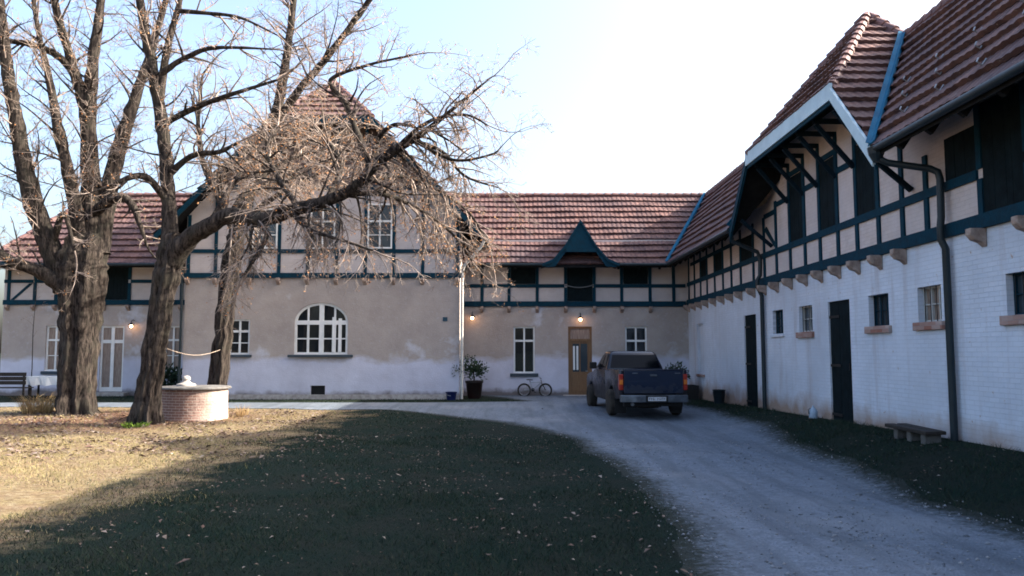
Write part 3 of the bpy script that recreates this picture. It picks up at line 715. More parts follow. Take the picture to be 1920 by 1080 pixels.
b = MB(); b.fbox(FG, xc + .42, xc + .56, z0 + .1, 3.3, d + .03, d + .085); b.fbox(FG, xc + .66, xc + .78, z0 + .1, 3.25, d + .03, d + .08); b.build('open_casement', m_white, aw)
MB().fbox(FG, x0 - .22, x1 + .22, z0 - .10, z0 - .004, -.1, .11).build('sill', m_sill, aw, bevel=.012)
MB().fbox(FG, cell[0], cell[1], cell[2], cell[3], -.2, -.15).build('cellar_vent', m_iron, gh)
MB().fbox(FG, GX0, GX1, -.2, .32, 0, .02).build('plinth', m_stone, gh)
# roof
b = MB(); V = Vector((-6.3, 0, 6.3 * GS)); HG = V.length
ZJ = 11.0; XJ = (13.078 - ZJ) / GS; apex = Vector((GXC, 31.3, GE + GS * 6.3))
tiles(b, (GXC + 6.3, 29.2, GE), (0, 1, 0), V, 11, HG, [vclip((GXC + XJ, 29.2), (GXC, 31.3), (GXC + 3, 34))])
tiles(b, (GXC - 6.3, 29.2, GE), (0, 1, 0), Vector((6.3, 0, 6.3 * GS)), 11, HG, [vclip((GXC - XJ, 29.2), (GXC, 31.3), (GXC - 3, 34))])
jv = apex - Vector((GXC, 29.2, ZJ))
tiles(b, (GXC - XJ - .05, 29.2, ZJ), (1, 0, 0), jv, 2 * XJ + .1, jv.length, [vclip((GXC + XJ, 29.2), (GXC, 31.3), (GXC, 29.3)), vclip((GXC - XJ, 29.2), (GXC, 31.3), (GXC, 29.3))])
gr = b.build('roof', m_tile, gh)
b = MB(); ridge_row(b, apex, (GXC, 40, apex.z))
for s in (-1, 1): ridge_row(b, (GXC + s * XJ, 29.2, ZJ), apex, .13, .32)
b.build('ridge_tiles', m_ridge, gr)
b = MB()
for s in (-1, 1):
    e = (GXC + s * 6.3, 29.24, GE - .14); t = (GXC + s * XJ, 29.24, ZJ - .14)
    b.prism([e, t, (GXC, 31.3, apex.z - .14), (GXC, 38, apex.z - .14), (e[0], 38, e[2])], (0, 0, .07))
b.prism([(GXC - XJ, 29.24, ZJ - .14), (GXC + XJ, 29.24, ZJ - .14), (GXC, 31.3, apex.z - .14)], (0, 0, .07))
b.build('eaves_boards', m_soffit, gh)
for s in (-1, 1):
    e = Vector((GXC + s * 6.3, 29.18, GE)); t = Vector((GXC + s * XJ, 29.18, ZJ)); dn = Vector((0, 0, -.26))
    MB().prism([e, t, t + dn, e + dn], (0, .045, 0)).build('bargeboard', m_timber, gh)
MB().box(GXC - XJ - .05, GXC + XJ + .05, 29.135, 29.178, ZJ - .3, ZJ + .02).build('fascia_board', m_timber, gh)
for x in (-11.4, -9.0, -5.6, -3.2): MB().beam((x, 29.98, gz_roof(x) - 1.2), (x, 29.25, gz_roof(x) - .25), .1, .12).build('bracket', m_timber, gh)
MB().tube([(-1.0 + .06, 29.2, GE - .04), (-1.0 + .06, 33, GE - .04)], .07, 8).build('gutter', m_pipe, gh, smooth=True)
o = downpipe(gh, [(-.95, 29.3, 6.3), (-1.1, 29.4, 6.0), (-1.78, 29.85, 5.3), (-1.86, 29.9, 5.1), (-1.87, 29.93, 4.6), (-1.87, 29.93, .15)], .055, m_palepipe); o['label'] = 'pale sunlit downpipe at the corner'
downpipe(gh, [(-13.3, 29.6, 6.2), (-12.8, 29.9, 5.4), (-12.74, 29.92, 5.0), (-12.74, 29.92, .15)], .05, m_pipe)

# ------------------------------------------------------------------ left wing
lw = thing('left_wing', (-17, 32.6, .1), 'low plastered wing left of the gabled house, with glazed double doors', 'building')
lwins = [(-19.55, -18.75, 1.15, 3.05), (-14.55, -13.85, 1.15, 3.05)]; ldoor = (-17.25, -16.25, .3, 3.05)
LXE = -21.4
b = MB(); wall_sheet(b, FB, LXE, GX0, -.2, 4.0, lwins + [ldoor]); b.poly([(LXE, 32.6, -.2), (LXE, 38, -.2), (LXE, 38, 5.6), (LXE, 32.6, 5.6)]); b.build('wall', m_plaster, lw)
b = MB(); b.poly([FB(LXE, 4.0), FB(GX0, 4.0), FB(GX0, 6.6), FB(LXE + .8, 6.6), FB(LXE, 5.5)]); b.build('upper_wall', m_infill_x, lw)
lp = [-21.2, -20.1, -19.2, -18.2, -17.15, -16.1, -15, -13.9, -12.8]
b = MB(); b.fbox(FB, LXE, GX0, 3.93, 4.14, 0, .07); b.fbox(FB, LXE, -17.2, 4.86, 5.0, 0, .045); b.fbox(FB, -16.05, GX0, 4.86, 5.0, 0, .045)
for x in lp: b.fbox(FB, x - .065, x + .065, 4.142, 4.858, 0, .04); b.fbox(FB, x - .065, x + .065, 5.002, 6.2, 0, .04)
b.prism([FB(-21.1, 4.15), FB(-20.95, 4.15), FB(-20.2, 4.84), FB(-20.35, 4.84)], (0, -.03, 0))
b.build('timber_frame', m_timber, lw)
for x in lp: corbel(lw, FB, x, 3.93, .14, .26, .2)
boards(lw, 'loft_door', FB, -17.08, -16.17, 4.15, 6.0, .015, m_shutter)
for w in lwins: make_window(lw, FB, *w, transom=2.45, rows=(2, 1), sill=(m_sill, .12, .1), pane=m_curtain)
a, c, z0, z1 = ldoor
b = MB()
for u0, u1 in ((a, a + .08), (c - .08, c), ((a + c) / 2 - .07, (a + c) / 2 + .07)): b.fbox(FB, u0, u1, z0, z1, -.13, -.06)
for q0, q1 in ((a + .08, (a + c) / 2 - .07), ((a + c) / 2 + .07, c - .08)):
    for y0, y1 in ((z0, z0 + .18), (2.32, 2.46), (z1 - .08, z1)): b.fbox(FB, q0, q1, y0, y1, -.13, -.066)
dd = b.build('door', m_white, lw)
MB().fbox(FB, a + .05, c - .05, z0 + .1, z1 - .04, -.14, -.10).build('pane', m_curtain, dd)
MB().box(a - .25, c + .3, 32.15, 32.58, 0, .28).build('step', m_stone, lw, bevel=.02)
V = Vector((0, 3.4, ZR - ZE)); LR = -19.0; LE = -21.9
b = MB(); tiles(b, (LE - .2, 31.6, ZE), (1, 0, 0), V, 11.4, Hb, [vclip((LE, 31.6), (LR, 35), (-15, 32))])
b.poly([(LE, 31.6, ZE), (LR, 35, ZR), (LE, 38.4, ZE)]); b.poly([(LR, 35, ZR), (-10.4, 35, ZR), (-10.4, 38.4, ZE), (LE, 38.4, ZE)])
lr = b.build('roof', m_tile, lw)
b = MB(); ridge_row(b, (LR, 35, ZR), (-10.8, 35, ZR)); ridge_row(b, (LE, 31.6, ZE), (LR, 35, ZR)); b.build('ridge_tiles', m_ridge, lr)
MB().prism([(LE, 31.62, ZE - .14), (GX0, 31.62, ZE - .14), (GX0, 35, ZR - .14), (LR, 35, ZR - .14)], (0, 0, .07)).build('eaves_boards', m_soffit, lw)
b = MB(); b.tube([(LE, 31.54, ZE - .02), (-13.6, 31.54, ZE - .02)], .06, 8); b.build('gutter', m_pipe, lw, smooth=True)
b = MB(); b.prism([(LE - .1, 31.5, ZE - .2), (LE + 1.2, 31.5, ZE - .05), (LE + 1.2, 31.5, ZE + .12), (LE - .1, 31.5, ZE + .0)], (0, .05, 0)); b.build('fascia_board', m_timber, lw)

# ------------------------------------------------------------------ trees
def cat(pts, n=5):
    out = []; P_ = [pts[0]] + list(pts) + [pts[-1]]
    for i in range(1, len(P_) - 2):
        p0, p1, p2, p3 = [np.array(q, float) for q in P_[i - 1:i + 3]]
        for k in range(n):
            t = k / n; out.append(.5 * ((2 * p1) + (-p0 + p2) * t + (2 * p0 - 5 * p1 + 4 * p2 - p3) * t * t + (-p0 + 3 * p1 - 3 * p2 + p3) * t ** 3))
    out.append(np.array(P_[-2], float)); return out
class Tree:
    def __init__(s, D, seed):
        s.D = D; s.rng = random.Random(seed); s.wood = MB(); s.tw = MB(); s.leaf_v = []; s.spawn = []
    def limb(s, pts, n=10, dens=1.0, flare=0, droop=.0, start=.18, L=2.2, leaf=.35):
        w = [(*atD(u, v, s.D + d), r * (.82 if flare else .80)) for u, v, d, r in pts]
        c = cat(w, 6); rg = s.rng
        P_ = [Vector(q[:3]) + Vector((rg.gauss(0, 1), rg.gauss(0, 1), rg.gauss(0, .6))) * min(.014, q[3] * .07) for q in c]; rad = [max(.006, q[3] * rg.uniform(.93, 1.08)) for q in c]
        if flare:
            k = len(s.wood.v); nn = 56; ph = [rg.uniform(0, 6.28) for _ in range(4)]
            for i, p in enumerate(P_):
                h = max(0, p.z - P_[0].z)
                for j in range(nn):
                    a = 2 * math.pi * j / nn
                    lob = .09 * math.cos(5 * a + ph[0] + h * .35) + .075 * math.cos(9 * a + ph[1] - h * .5) + .05 * math.cos(3 * a + ph[2] + h) + .035 * math.cos(14 * a + ph[3] + h * .8)
                    r = rad[i] * (1 + lob * (1 + 1.2 * math.exp(-h * 3))) + flare * math.exp(-h * 4.5) * (.6 + .4 * math.cos(5 * a + ph[0]))
                    s.wood.v.append((p.x + r * math.cos(a), p.y + r * math.sin(a), p.z - (.25 if i == 0 else 0)))
            for i in range(len(P_) - 1):
                for j in range(nn):
                    jj = (j + 1) % nn; s.wood.f.append((k + i * nn + j, k + i * nn + jj, k + (i + 1) * nn + jj, k + (i + 1) * nn + j))
            s.wood.f.append(tuple(range(k + (len(P_) - 1) * nn, k + len(P_) * nn)))
        else: s.wood.tube(P_, rad, n)
        if dens > 0:
            acc = 0
            for i in range(1, len(P_)):
                seg = P_[i] - P_[i - 1]; acc += seg.length * dens
                if i / len(P_) < start: acc = 0; continue
                while acc > .20:
                    acc -= .20 * rg.uniform(.6, 1.4)
                    s.branch(P_[i - 1].lerp(P_[i], rg.random()), seg.normalized(), rad[i], L * rg.uniform(.45, 1.15) * (.75 + .5 * (1 - i / len(P_))), 1, droop, leaf)
            s.branch(P_[-1], (P_[-1] - P_[-2]).normalized(), rad[-1] / .6, 1.6, 1, droop, leaf, True)
    def branch(s, p, axis, prad, L, lev, droop, leaf, straight=False):
        rg = s.rng
        q = Vector((rg.gauss(0, 1), rg.gauss(0, 1), rg.gauss(0, 1))); q -= axis * q.dot(axis); q.normalize()
        d = axis if straight else (axis * rg.uniform(.25, .9) + q * rg.uniform(.6, 1.1) + Vector((0, 0, .18 - droop * .9 if lev == 1 else -.05 - droop * .2))).normalized()
        r0 = min(prad * .6, (.036, .014, .008)[lev - 1] * rg.uniform(.7, 1.2)) if lev < 4 else .006
        n = (7, 5, 4)[lev - 1]; pts = [p.copy()]; rad = [r0]; st = L / n
        curl = Vector((rg.gauss(0, .16), rg.gauss(0, .16), rg.gauss(0, .10)))
        for i in range(n):
            d = (d + curl * .6 + Vector((rg.gauss(0, .10), rg.gauss(0, .10), rg.gauss(0, .09))) + Vector((0, 0, (-.16 * droop if lev < 3 else -.10 * droop) + (.03 if droop == 0 else 0)))).normalized()
            pts.append(pts[-1] + d * st); rad.append(r0 * (1 - .8 * (i + 1) / n))
        tgt = s.wood if r0 > .035 else s.tw
        tgt.tube(pts, [max(r, .0040) for r in rad], 5 if lev == 1 else 3, cap=False)
        if lev < 3:
            k = int(L * (5.5 if lev == 1 else 7.5) * rg.uniform(.7, 1.2)) + 1
            for _ in range(k):
                t = rg.uniform(.2, 1); i = min(n - 1, int(t * n))
                s.branch(pts[i].lerp(pts[i + 1], t * n - i), (pts[i + 1] - pts[i]).normalized(), rad[i], L * rg.uniform(.22, .5) * (1.15 - .5 * t), lev + 1, droop, leaf)
        if lev >= 2 and rg.random() < leaf * .55:
            for _ in range(rg.randint(1, 2)):
                c = pts[rg.randint(1, n)] + Vector((rg.gauss(0, .03), rg.gauss(0, .03), rg.gauss(-.02, .03))); a = Vector((rg.gauss(0, 1), rg.gauss(0, 1), rg.gauss(0, 1))).normalized() * rg.uniform(.015, .032)
                b_ = a.orthogonal().normalized() * a.length * .7; s.leaf_v += [c - a, c + b_ + a * .2, c + a, c - b_ + a * .1]
    def finish(s, name, base, label, mat, cat_='tree'):
        t = thing(name, base, label, cat_, 'old bare trees on the lawn')
        s.wood.build('trunk', mat, t, smooth=True)
        tw = s.tw; cr = quick('crown', np.array(tw.v), np.array(tw.f), m_twig, t)
        if s.leaf_v: quick('leaves', np.array([tuple(v) for v in s.leaf_v]), np.arange(len(s.leaf_v)).reshape(-1, 4), m_deadleaf, cr)
        return t
T = Tree(24.4, 3)
T.limb([(143, 792, 0, .72), (144, 750, 0, .66), (148, 660, 0, .64), (150, 590, 0, .68), (150, 530, 0, .78), (154, 485, 0, .74), (165, 440, .1, .55)], flare=.26, dens=0)
T.limb([(125, 540, -.1, .5), (100, 480, -.3, .40), (72, 410, -.5, .36), (50, 330, -.7, .33), (30, 220, -.9, .27), (15, 140, -1, .23), (5, 60, -1, .2), (-5, -40, -1, .16)], L=1.8)
T.limb([(125, 540, -.3, .34), (80, 512, -.6, .26), (30, 492, -.9, .2), (-20, 465, -1.2, .16), (-80, 430, -1.4, .12)], L=1.5)
T.limb([(160, 520, .1, .5), (172, 430, .2, .42), (170, 340, .3, .36), (166, 250, .3, .31), (170, 160, .3, .25), (182, 60, .4, .19), (195, -40, .5, .14)], L=1.8)
T.limb([(167, 260, .3, .24), (150, 170, .2, .21), (125, 85, .1, .17), (103, 10, 0, .14), (85, -60, 0, .1)], L=1.6)
T.limb([(155, 165, .2, .17), (115, 110, 0, .15), (65, 85, -.3, .12), (0, 72, -.5, .09), (-50, 40, -.6, .06)], L=1.5)
T.limb([(150, 470, -.1, .34), (135, 360, -.3, .25), (110, 250, -.4, .19), (93, 150, -.4, .14), (72, 60, -.5, .1), (60, -30, -.6, .07)], L=1.7)
T.limb([(185, 480, .2, .4), (200, 380, .4, .33), (225, 270, .6, .28), (255, 180, .8, .22), (285, 90, 1, .15), (320, -30, 1.2, .1)], L=1.8)
T.limb([(175, 400, .1, .24), (215, 372, -.3, .19), (245, 380, -.5, .15), (262, 420, -.6, .10), (275, 460, -.6, .05)], L=1.0)
T.limb([(100, 455, -.4, .14), (120, 400, -.8, .1), (140, 470, -1, .06)], L=.8, dens=.8)
b1 = atD(143, 785, 24.4); b1.z = gz(b1.x, b1.y)
T.finish('tree', b1, 'thickest old tree with a deeply furrowed trunk, left of the brick well', m_bark1)
T = Tree(20.9, 5)
T.limb([(268, 806, 0, .42), (276, 750, 0, .37), (288, 670, 0, .34), (300, 590, 0, .35), (312, 520, 0, .38), (322, 475, 0, .38), (328, 440, 0, .3)], flare=.14, dens=0)
T.limb([(322, 490, 0, .32), (318, 400, .1, .26), (312, 300, .2, .23), (300, 210, .2, .22), (286, 130, .2, .19), (271, 50, .2, .17), (255, -40, .2, .13)], L=1.7)
T.limb([(300, 190, .2, .15), (312, 100, .3, .13), (330, 30, .4, .1), (352, -50, .5, .08)], L=1.4)
T.limb([(318, 500, 0, .36), (350, 452, -.2, .33), (390, 425, -.4, .29), (430, 405, -.5, .27), (490, 412, -.8, .25), (545, 395, -1, .23), (610, 378, -1.2, .2), (670, 348, -1.3, .18), (700, 312, -1.4, .17), (735, 285, -1.5, .15), (775, 262, -1.5, .11), (830, 220, -1.6, .07), (890, 170, -1.7, .045), (915, 150, -1.8, .02)], dens=1.7, droop=.6, start=.22, L=2.1, leaf=.6)
T.limb([(695, 318, -1.4, .12), (668, 245, -1.3, .10), (645, 190, -1.3, .085), (620, 150, -1.2, .07), (690, 122, -1.4, .05), (770, 104, -1.6, .025)], dens=1.3, L=1.2, leaf=.5)
T.limb([(700, 300, -1.4, .10), (712, 255, -1.6, .08), (745, 233, -1.8, .06), (790, 243, -2, .03)], dens=1.4, L=1.2, droop=.3, leaf=.6)
T.limb([(770, 262, -1.5, .08), (830, 285, -1.3, .06), (872, 330, -1.1, .045), (935, 352, -1, .02)], dens=1.6, L=1.3, droop=.6, leaf=.6)
T.limb([(640, 365, -1.2, .1), (720, 365, -.6, .08), (790, 395, 0, .06), (850, 440, .4, .045), (885, 490, .8, .03)], dens=2.3, L=1.5, droop=.6, leaf=.85)
T.limb([(560, 390, -1, .1), (520, 330, -.2, .09), (500, 280, .5, .07), (520, 240, 1, .05)], dens=1.8, L=1.6, droop=.5, leaf=.6)
T.limb([(610, 378, -1.2, .1), (640, 310, -.4, .08), (610, 260, .4, .06), (580, 230, 1, .04)], dens=1.6, L=1.5, droop=.35, leaf=.75)
T.limb([(480, 412, -.8, .12), (500, 440, -1.2, .09), (480, 480, -1.5, .07), (455, 520, -1.6, .04)], dens=1, L=1.0, droop=.5)
T.limb([(314, 330, .2, .13), (360, 292, 0, .1), (410, 285, -.3, .08), (445, 268, -.5, .05)], L=1.4, droop=.3)
T.limb([(305, 235, .2, .12), (345, 212, 0, .10), (410, 185, -.3, .08), (520, 150, -.6, .04)], L=1.4, droop=.2)
T.limb([(300, 140, .2, .11), (345, 110, .1, .09), (400, 90, -.1, .07), (510, 92, -.3, .03)], L=1.3)
T.limb([(330, 20, .4, .09), (390, 25, .2, .07), (450, 33, 0, .05), (520, 66, -.2, .025)], L=1.2)
T.limb([(316, 380, .1, .14), (270, 330, -.4, .12), (215, 345, -.7, .08)], L=1.0)
T.limb([(430, 405, -.5, .1), (470, 350, .5, .09), (540, 300, 1.4, .07), (620, 280, 2, .05), (690, 290, 2.4, .03)], dens=1.5, L=1.5, droop=.3, leaf=.5)
T.limb([(390, 425, -.4, .1), (440, 340, .8, .09), (500, 260, 1.8, .07), (570, 240, 2.4, .05), (640, 230, 2.8, .03)], dens=1.4, L=1.5, droop=.25, leaf=.5)
T.limb([(670, 348, -1.3, .1), (740, 330, -.5, .08), (810, 350, .2, .06), (880, 400, .8, .045), (915, 460, 1.1, .03)], dens=1.9, L=1.5, droop=.6, leaf=.6)
T.limb([(545, 395, -1, .09), (580, 430, -1.5, .07), (640, 450, -1.8, .05), (700, 470, -2, .03)], dens=2.0, L=1.3, droop=.9, leaf=.3)
T.limb([(735, 285, -1.5, .08), (800, 230, -1.7, .06), (870, 215, -1.8, .045), (915, 235, -2, .02)], dens=1.5, L=1.4, droop=.2, leaf=.4)
T.limb([(775, 262, -1.5, .07), (850, 300, -1.6, .05), (920, 290, -1.7, .035), (940, 275, -1.8, .015)], dens=1.5, L=1.2, droop=.3, leaf=.4)
b2 = atD(270, 798, 20.9); b2.z = gz(b2.x, b2.y)
T.finish('tree', b2, 'leaning tree nearest the brick well, its long limb reaching low over the court', m_bark2)
T = Tree(25.3, 11)
T.limb([(400, 780, 0, .40), (408, 720, 0, .34), (418, 630, 0, .33), (427, 540, 0, .34), (438, 470, 0, .34), (448, 430, .05, .3)], flare=.13, dens=0)
T.limb([(440, 470, 0, .3), (462, 380, .1, .26), (492, 300, .2, .24), (517, 225, .3, .23), (532, 140, .4, .19), (545, 50, .5, .16), (556, -50, .6, .12)], dens=1.4, L=2.0, droop=.2, leaf=.45)
T.limb([(512, 240, .3, .19), (552, 180, 0, .17), (598, 126, -.3, .15), (640, 72, -.5, .13), (690, 5, -.7, .11), (725, -50, -.9, .08)], dens=1.2, L=2.0, leaf=.4)
T.limb([(445, 440, 0, .2), (410, 370, .4, .16), (380, 300, .8, .13), (372, 220, 1, .09), (380, 140, 1.2, .05)], dens=1.3, L=1.8, leaf=.4)
T.limb([(470, 360, .1, .13), (540, 330, .6, .1), (610, 300, 1, .08), (690, 300, 1.4, .05)], dens=1.6, L=1.6, droop=.3, leaf=.7)
T.limb([(445, 420, 0, .12), (500, 380, -.5, .1), (560, 340, -.8, .07), (620, 320, -1, .04)], dens=1.5, L=1.5, droop=.4, leaf=.7)
b3 = atD(405, 772, 25.3); b3.z = gz(b3.x, b3.y)
T.finish('tree', b3, 'slender tree standing behind the brick well', m_bark2)

# ------------------------------------------------------------------ turf, leaves
def blades(name, X, D, h, w, mat, lean=.6, parent=None, zoff=0):
    n = len(X); Z = hgt(X, D) - .005 + zoff; a = RNG.uniform(0, 2 * np.pi, n); la = RNG.uniform(0, 2 * np.pi, n); ln = h * RNG.uniform(.1, lean, n)
    dx, dy = np.cos(a) * w / 2, np.sin(a) * w / 2
    v = np.empty((n, 3, 3)); v[:, 0] = np.stack([X - dx, D - dy, Z], -1); v[:, 1] = np.stack([X + dx, D + dy, Z], -1)
    v[:, 2] = np.stack([X + np.cos(la) * ln, D + np.sin(la) * ln, Z + h], -1)
    return quick(name, v.reshape(-1, 3), np.arange(3 * n).reshape(-1, 3), mat, parent)
def scatter(n, x0, x1, d0, d1):
    X = RNG.uniform(x0, x1, n); D = RNG.uniform(d0, d1, n); return X, D
def clumpy(X, D): return np.sin(X * 2.1 + 1.3 * np.sin(D * 1.7)) * np.sin(D * 2.6 + np.sin(X * 1.9)) * .5 + .5
EDGE = lambda X: np.abs(RNG.normal(0, .16, np.shape(X)))
def free(X, D): return ~on_drive(X, D, EDGE(X)) & ~((X > -12.7) & (X < -1.9) & (D > 29.95)) & (X < 7.47) & (D < 32.55)
gs = []
for n, x0, x1, d0, d1 in ((70000, -6, 2.2, 5.2, 11), (52000, -13, 1.5, 11, 18), (52000, -22, -1, 16, 28.5), (26000, 4.9, 7.45, 5, 18), (9000, 5.5, 7.45, 18, 30), (6000, -13, 1, 28.2, 29.95), (5000, -22, -12.7, 29, 32.5)):
    X, D = scatter(n, x0, x1, d0, d1); k = free(X, D) & (np.abs(X) < D * .72 + .6); k &= RNG.uniform(0, 1, n) < .45 + .55 * clumpy(X, D)
    gs.append((X[k], D[k]))
X = np.concatenate([a for a, b in gs]); D = np.concatenate([b for a, b in gs])
hb = RNG.uniform(.018, .062, len(X)) * (.45 + 1.1 * clumpy(X * .9, D * .9)) * np.where(X > 4.8, 1.5, 1)
sun_dryf = np.clip((-5.0 - X + .02 * (D - 14) + RNG.normal(0, .7, len(X)) + 1.2 * (clumpy(X * .5, D * .5) - .5)) / 1.6, 0, 1); dm = (RNG.uniform(0, 1, len(X)) < sun_dryf) & (X < 3) & (D < 28)  # pale blades stop near the ridge's shadow edge, painting lit and shaded lawn
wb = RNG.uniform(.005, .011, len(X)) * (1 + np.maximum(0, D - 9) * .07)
tag(blades('sunlit_dry_grass', X[dm], D[dm], hb[dm], wb[dm], m_litdrygrass, 1.8), 'dry grass around the old trees, with sunlight put into its pale colour', 'grass', kind='stuff')
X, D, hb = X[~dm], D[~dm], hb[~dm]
tag(blades('grass', X, D, hb, RNG.uniform(.005, .011, len(X)) * (1 + np.maximum(0, D - 9) * .07), m_shadegrass, 1.6), 'short winter grass of the lawn and the wall banks, with shade put into its colour', 'grass', kind='stuff')
ls = []
for n, x0, x1, d0, d1 in ((2600, -6, 2.2, 5.2, 11), (9000, -13, 1.5, 11, 18), (38000, -21, -5.5, 15, 25.5), (2500, -8, 4, 17, 27), (1800, 4.9, 7.4, 5, 24)):
    X, D = scatter(n, x0, x1, d0, d1); keep = (RNG.uniform(0, 1, n) < .06 + .94 * clumpy(X * .8 + 3, D * .8) ** 2) & (free(X, D) | (RNG.uniform(0, 1, n) < .03)); ls.append((X[keep], D[keep]))
X = np.concatenate([a for a, b in ls]); D = np.concatenate([b for a, b in ls]); n = len(X)
s = RNG.lognormal(math.log(.0115), .45, n) * np.where((D > 14) & (X < -4), 1.9, 1); a = RNG.uniform(0, 6.28, n); Z = hgt(X, D) + RNG.uniform(.012, .05, n); t1 = RNG.uniform(-.7, .7, n); t2 = RNG.uniform(-.6, .6, n); cu = RNG.uniform(0, .6, n) * s
v = np.empty((n, 4, 3))
for i, (px, py, cz) in enumerate(((-1.3, 0, 0), (0, -.75, 1), (1.3, 0, 0), (0, .75, 1))):
    lx, ly = px * s, py * s; v[:, i] = np.stack([X + lx * np.cos(a) - ly * np.sin(a), D + lx * np.sin(a) + ly * np.cos(a), Z + lx * t1 * .6 + ly * t2 * .6 + cz * cu], -1)
tag(quick('leaf_litter', v.reshape(-1, 3), np.arange(4 * n).reshape(-1, 4), m_litter), 'brown and pale fallen leaves lying over the lawn', 'leaves', kind='stuff')

# loose stones on the gravel
ss = []
for n, x0, x1, d0, d1 in ((5500, .8, 5.6, 5.2, 10), (4500, .5, 6, 10, 17), (2500, -6, 6.4, 17, 27)):
    X, D = scatter(n, x0, x1, d0, d1); k = on_drive(X, D, -.12) & (RNG.uniform(0, 1, n) < .15 + .85 * clumpy(X * 1.3, D * .5) ** 2); ss.append((X[k], D[k]))
X = np.concatenate([a for a, b in ss]); D = np.concatenate([b for a, b in ss]); n = len(X); r = RNG.lognormal(math.log(.010), .45, n)
o6 = np.array([(1, 0, 0), (0, 1, 0), (-1, 0, 0), (0, -1, 0), (0, 0, .7), (0, 0, -.7)]); f8 = np.array([(0, 1, 4), (1, 2, 4), (2, 3, 4), (3, 0, 4), (1, 0, 5), (2, 1, 5), (3, 2, 5), (0, 3, 5)])
v = o6[None] * r[:, None, None] * RNG.uniform(.6, 1.3, (n, 6, 1)); a = RNG.uniform(0, 6.28, n)[:, None]
v = np.stack([v[..., 0] * np.cos(a) - v[..., 1] * np.sin(a) + X[:, None], v[..., 0] * np.sin(a) + v[..., 1] * np.cos(a) + D[:, None], v[..., 2] + (hgt(X, D) + .022)[:, None]], -1)
m_stones = island('loose gravel stones', [(.15, .165, .19), (.24, .25, .27), (.09, .10, .115), (.31, .31, .32)])
tag(quick('gravel_stones', v.reshape(-1, 3), (f8[None] + 6 * np.arange(n)[:, None, None]).reshape(-1, 3), m_stones), 'loose grey stones scattered over the gravel drive', 'gravel', kind='stuff')

# ------------------------------------------------------------------ brick well
wc = (-9.15, 22.6); wz = gz(*wc) - .05
def well_mat():
    m, nt, p, N, L = nodes('old well brick with lime wash')
    v = pos(N); mp = N('Mapping'); mp.inputs['Location'].default_value = (-wc[0], -wc[1], 0); L(v, mp.inputs[0])
    sep = N('SeparateXYZ'); L(mp.outputs[0], sep.inputs[0]); at = N('Math', operation='ARCTAN2'); L(sep.outputs[1], at.inputs[0]); L(sep.outputs[0], at.inputs[1])
    cmb = N('CombineXYZ'); L(at.outputs[0], cmb.inputs[0]); L(sep.outputs[2], cmb.inputs[1])
    b = N('TexBrick'); L(cmb.outputs[0], b.inputs['Vector']); b.inputs['Scale'].default_value = 1; b.inputs['Brick Width'].default_value = .25; b.inputs['Row Height'].default_value = .075; b.inputs['Mortar Size'].default_value = .007
    b.inputs['Color1'].default_value = (.27, .15, .115, 1); b.inputs['Color2'].default_value = (.20, .115, .09, 1); b.inputs['Mortar'].default_value = (.42, .36, .31, 1)
    a = N('Math', operation='MULTIPLY_ADD'); L(noise(N, L, 2.6, 7, v), a.inputs[0]); a.inputs[1].default_value = 1.5; L(sep.outputs[0], a.inputs[2])
    L(mixc(N, L, ramp(N, L, a.outputs[0], 1.0, 1.75), b.outputs['Color'], (.52, .42, .37)), p.inputs['Base Color']); p.inputs['Roughness'].default_value = .9
    h = N('Math', operation='MULTIPLY_ADD'); L(b.outputs['Fac'], h.inputs[0]); h.inputs[1].default_value = -1.2; L(noise(N, L, 16, 6, v), h.inputs[2]); add_bump(N, L, p, h.outputs[0], .9, .03)
    return m
we = thing('brick_well', (wc[0], wc[1], wz), 'round brick well with a stone lid and knob, between the trees', 'well')
MB().lathe((wc[0], wc[1], wz), [(.95, 0), (.93, .1), (.91, .5), (.91, .93)], 40).build('wall', well_mat(), we, smooth=True)
lid = MB().lathe((wc[0], wc[1], wz), [(.8, .932), (.99, .932), (1.0, .945), (.99, .985), (.96, 1.0), (.0, 1.02)], 40).build('lid', M('weathered lid stone', (.17, .165, .165), (.10, .095, .09), 5, .9, .5), we, smooth=True)
MB().lathe((wc[0] - .22, wc[1] - .1, wz), [(.27, 1.0), (.26, 1.07), (.16, 1.10), (.11, 1.14), (.09, 1.17), (.12, 1.20), (.12, 1.25), (.06, 1.30), (.0, 1.31)], 16).build('knob', m_stone, lid, smooth=True)

# rope between the trees
pr = [Vector((-9.22, 20.75, 2.05)).lerp(Vector((-9.35, 25.0, 2.02)), t) - Vector((0, 0, .18 * math.sin(math.pi * t))) for t in np.linspace(0, 1, 14)]
tag(MB().tube(pr, .010, 6).build('rope', M('pale hemp rope', (.36, .29, .235), None, 8), smooth=True), 'pale slack rope tied between two tree trunks above the well', 'rope')

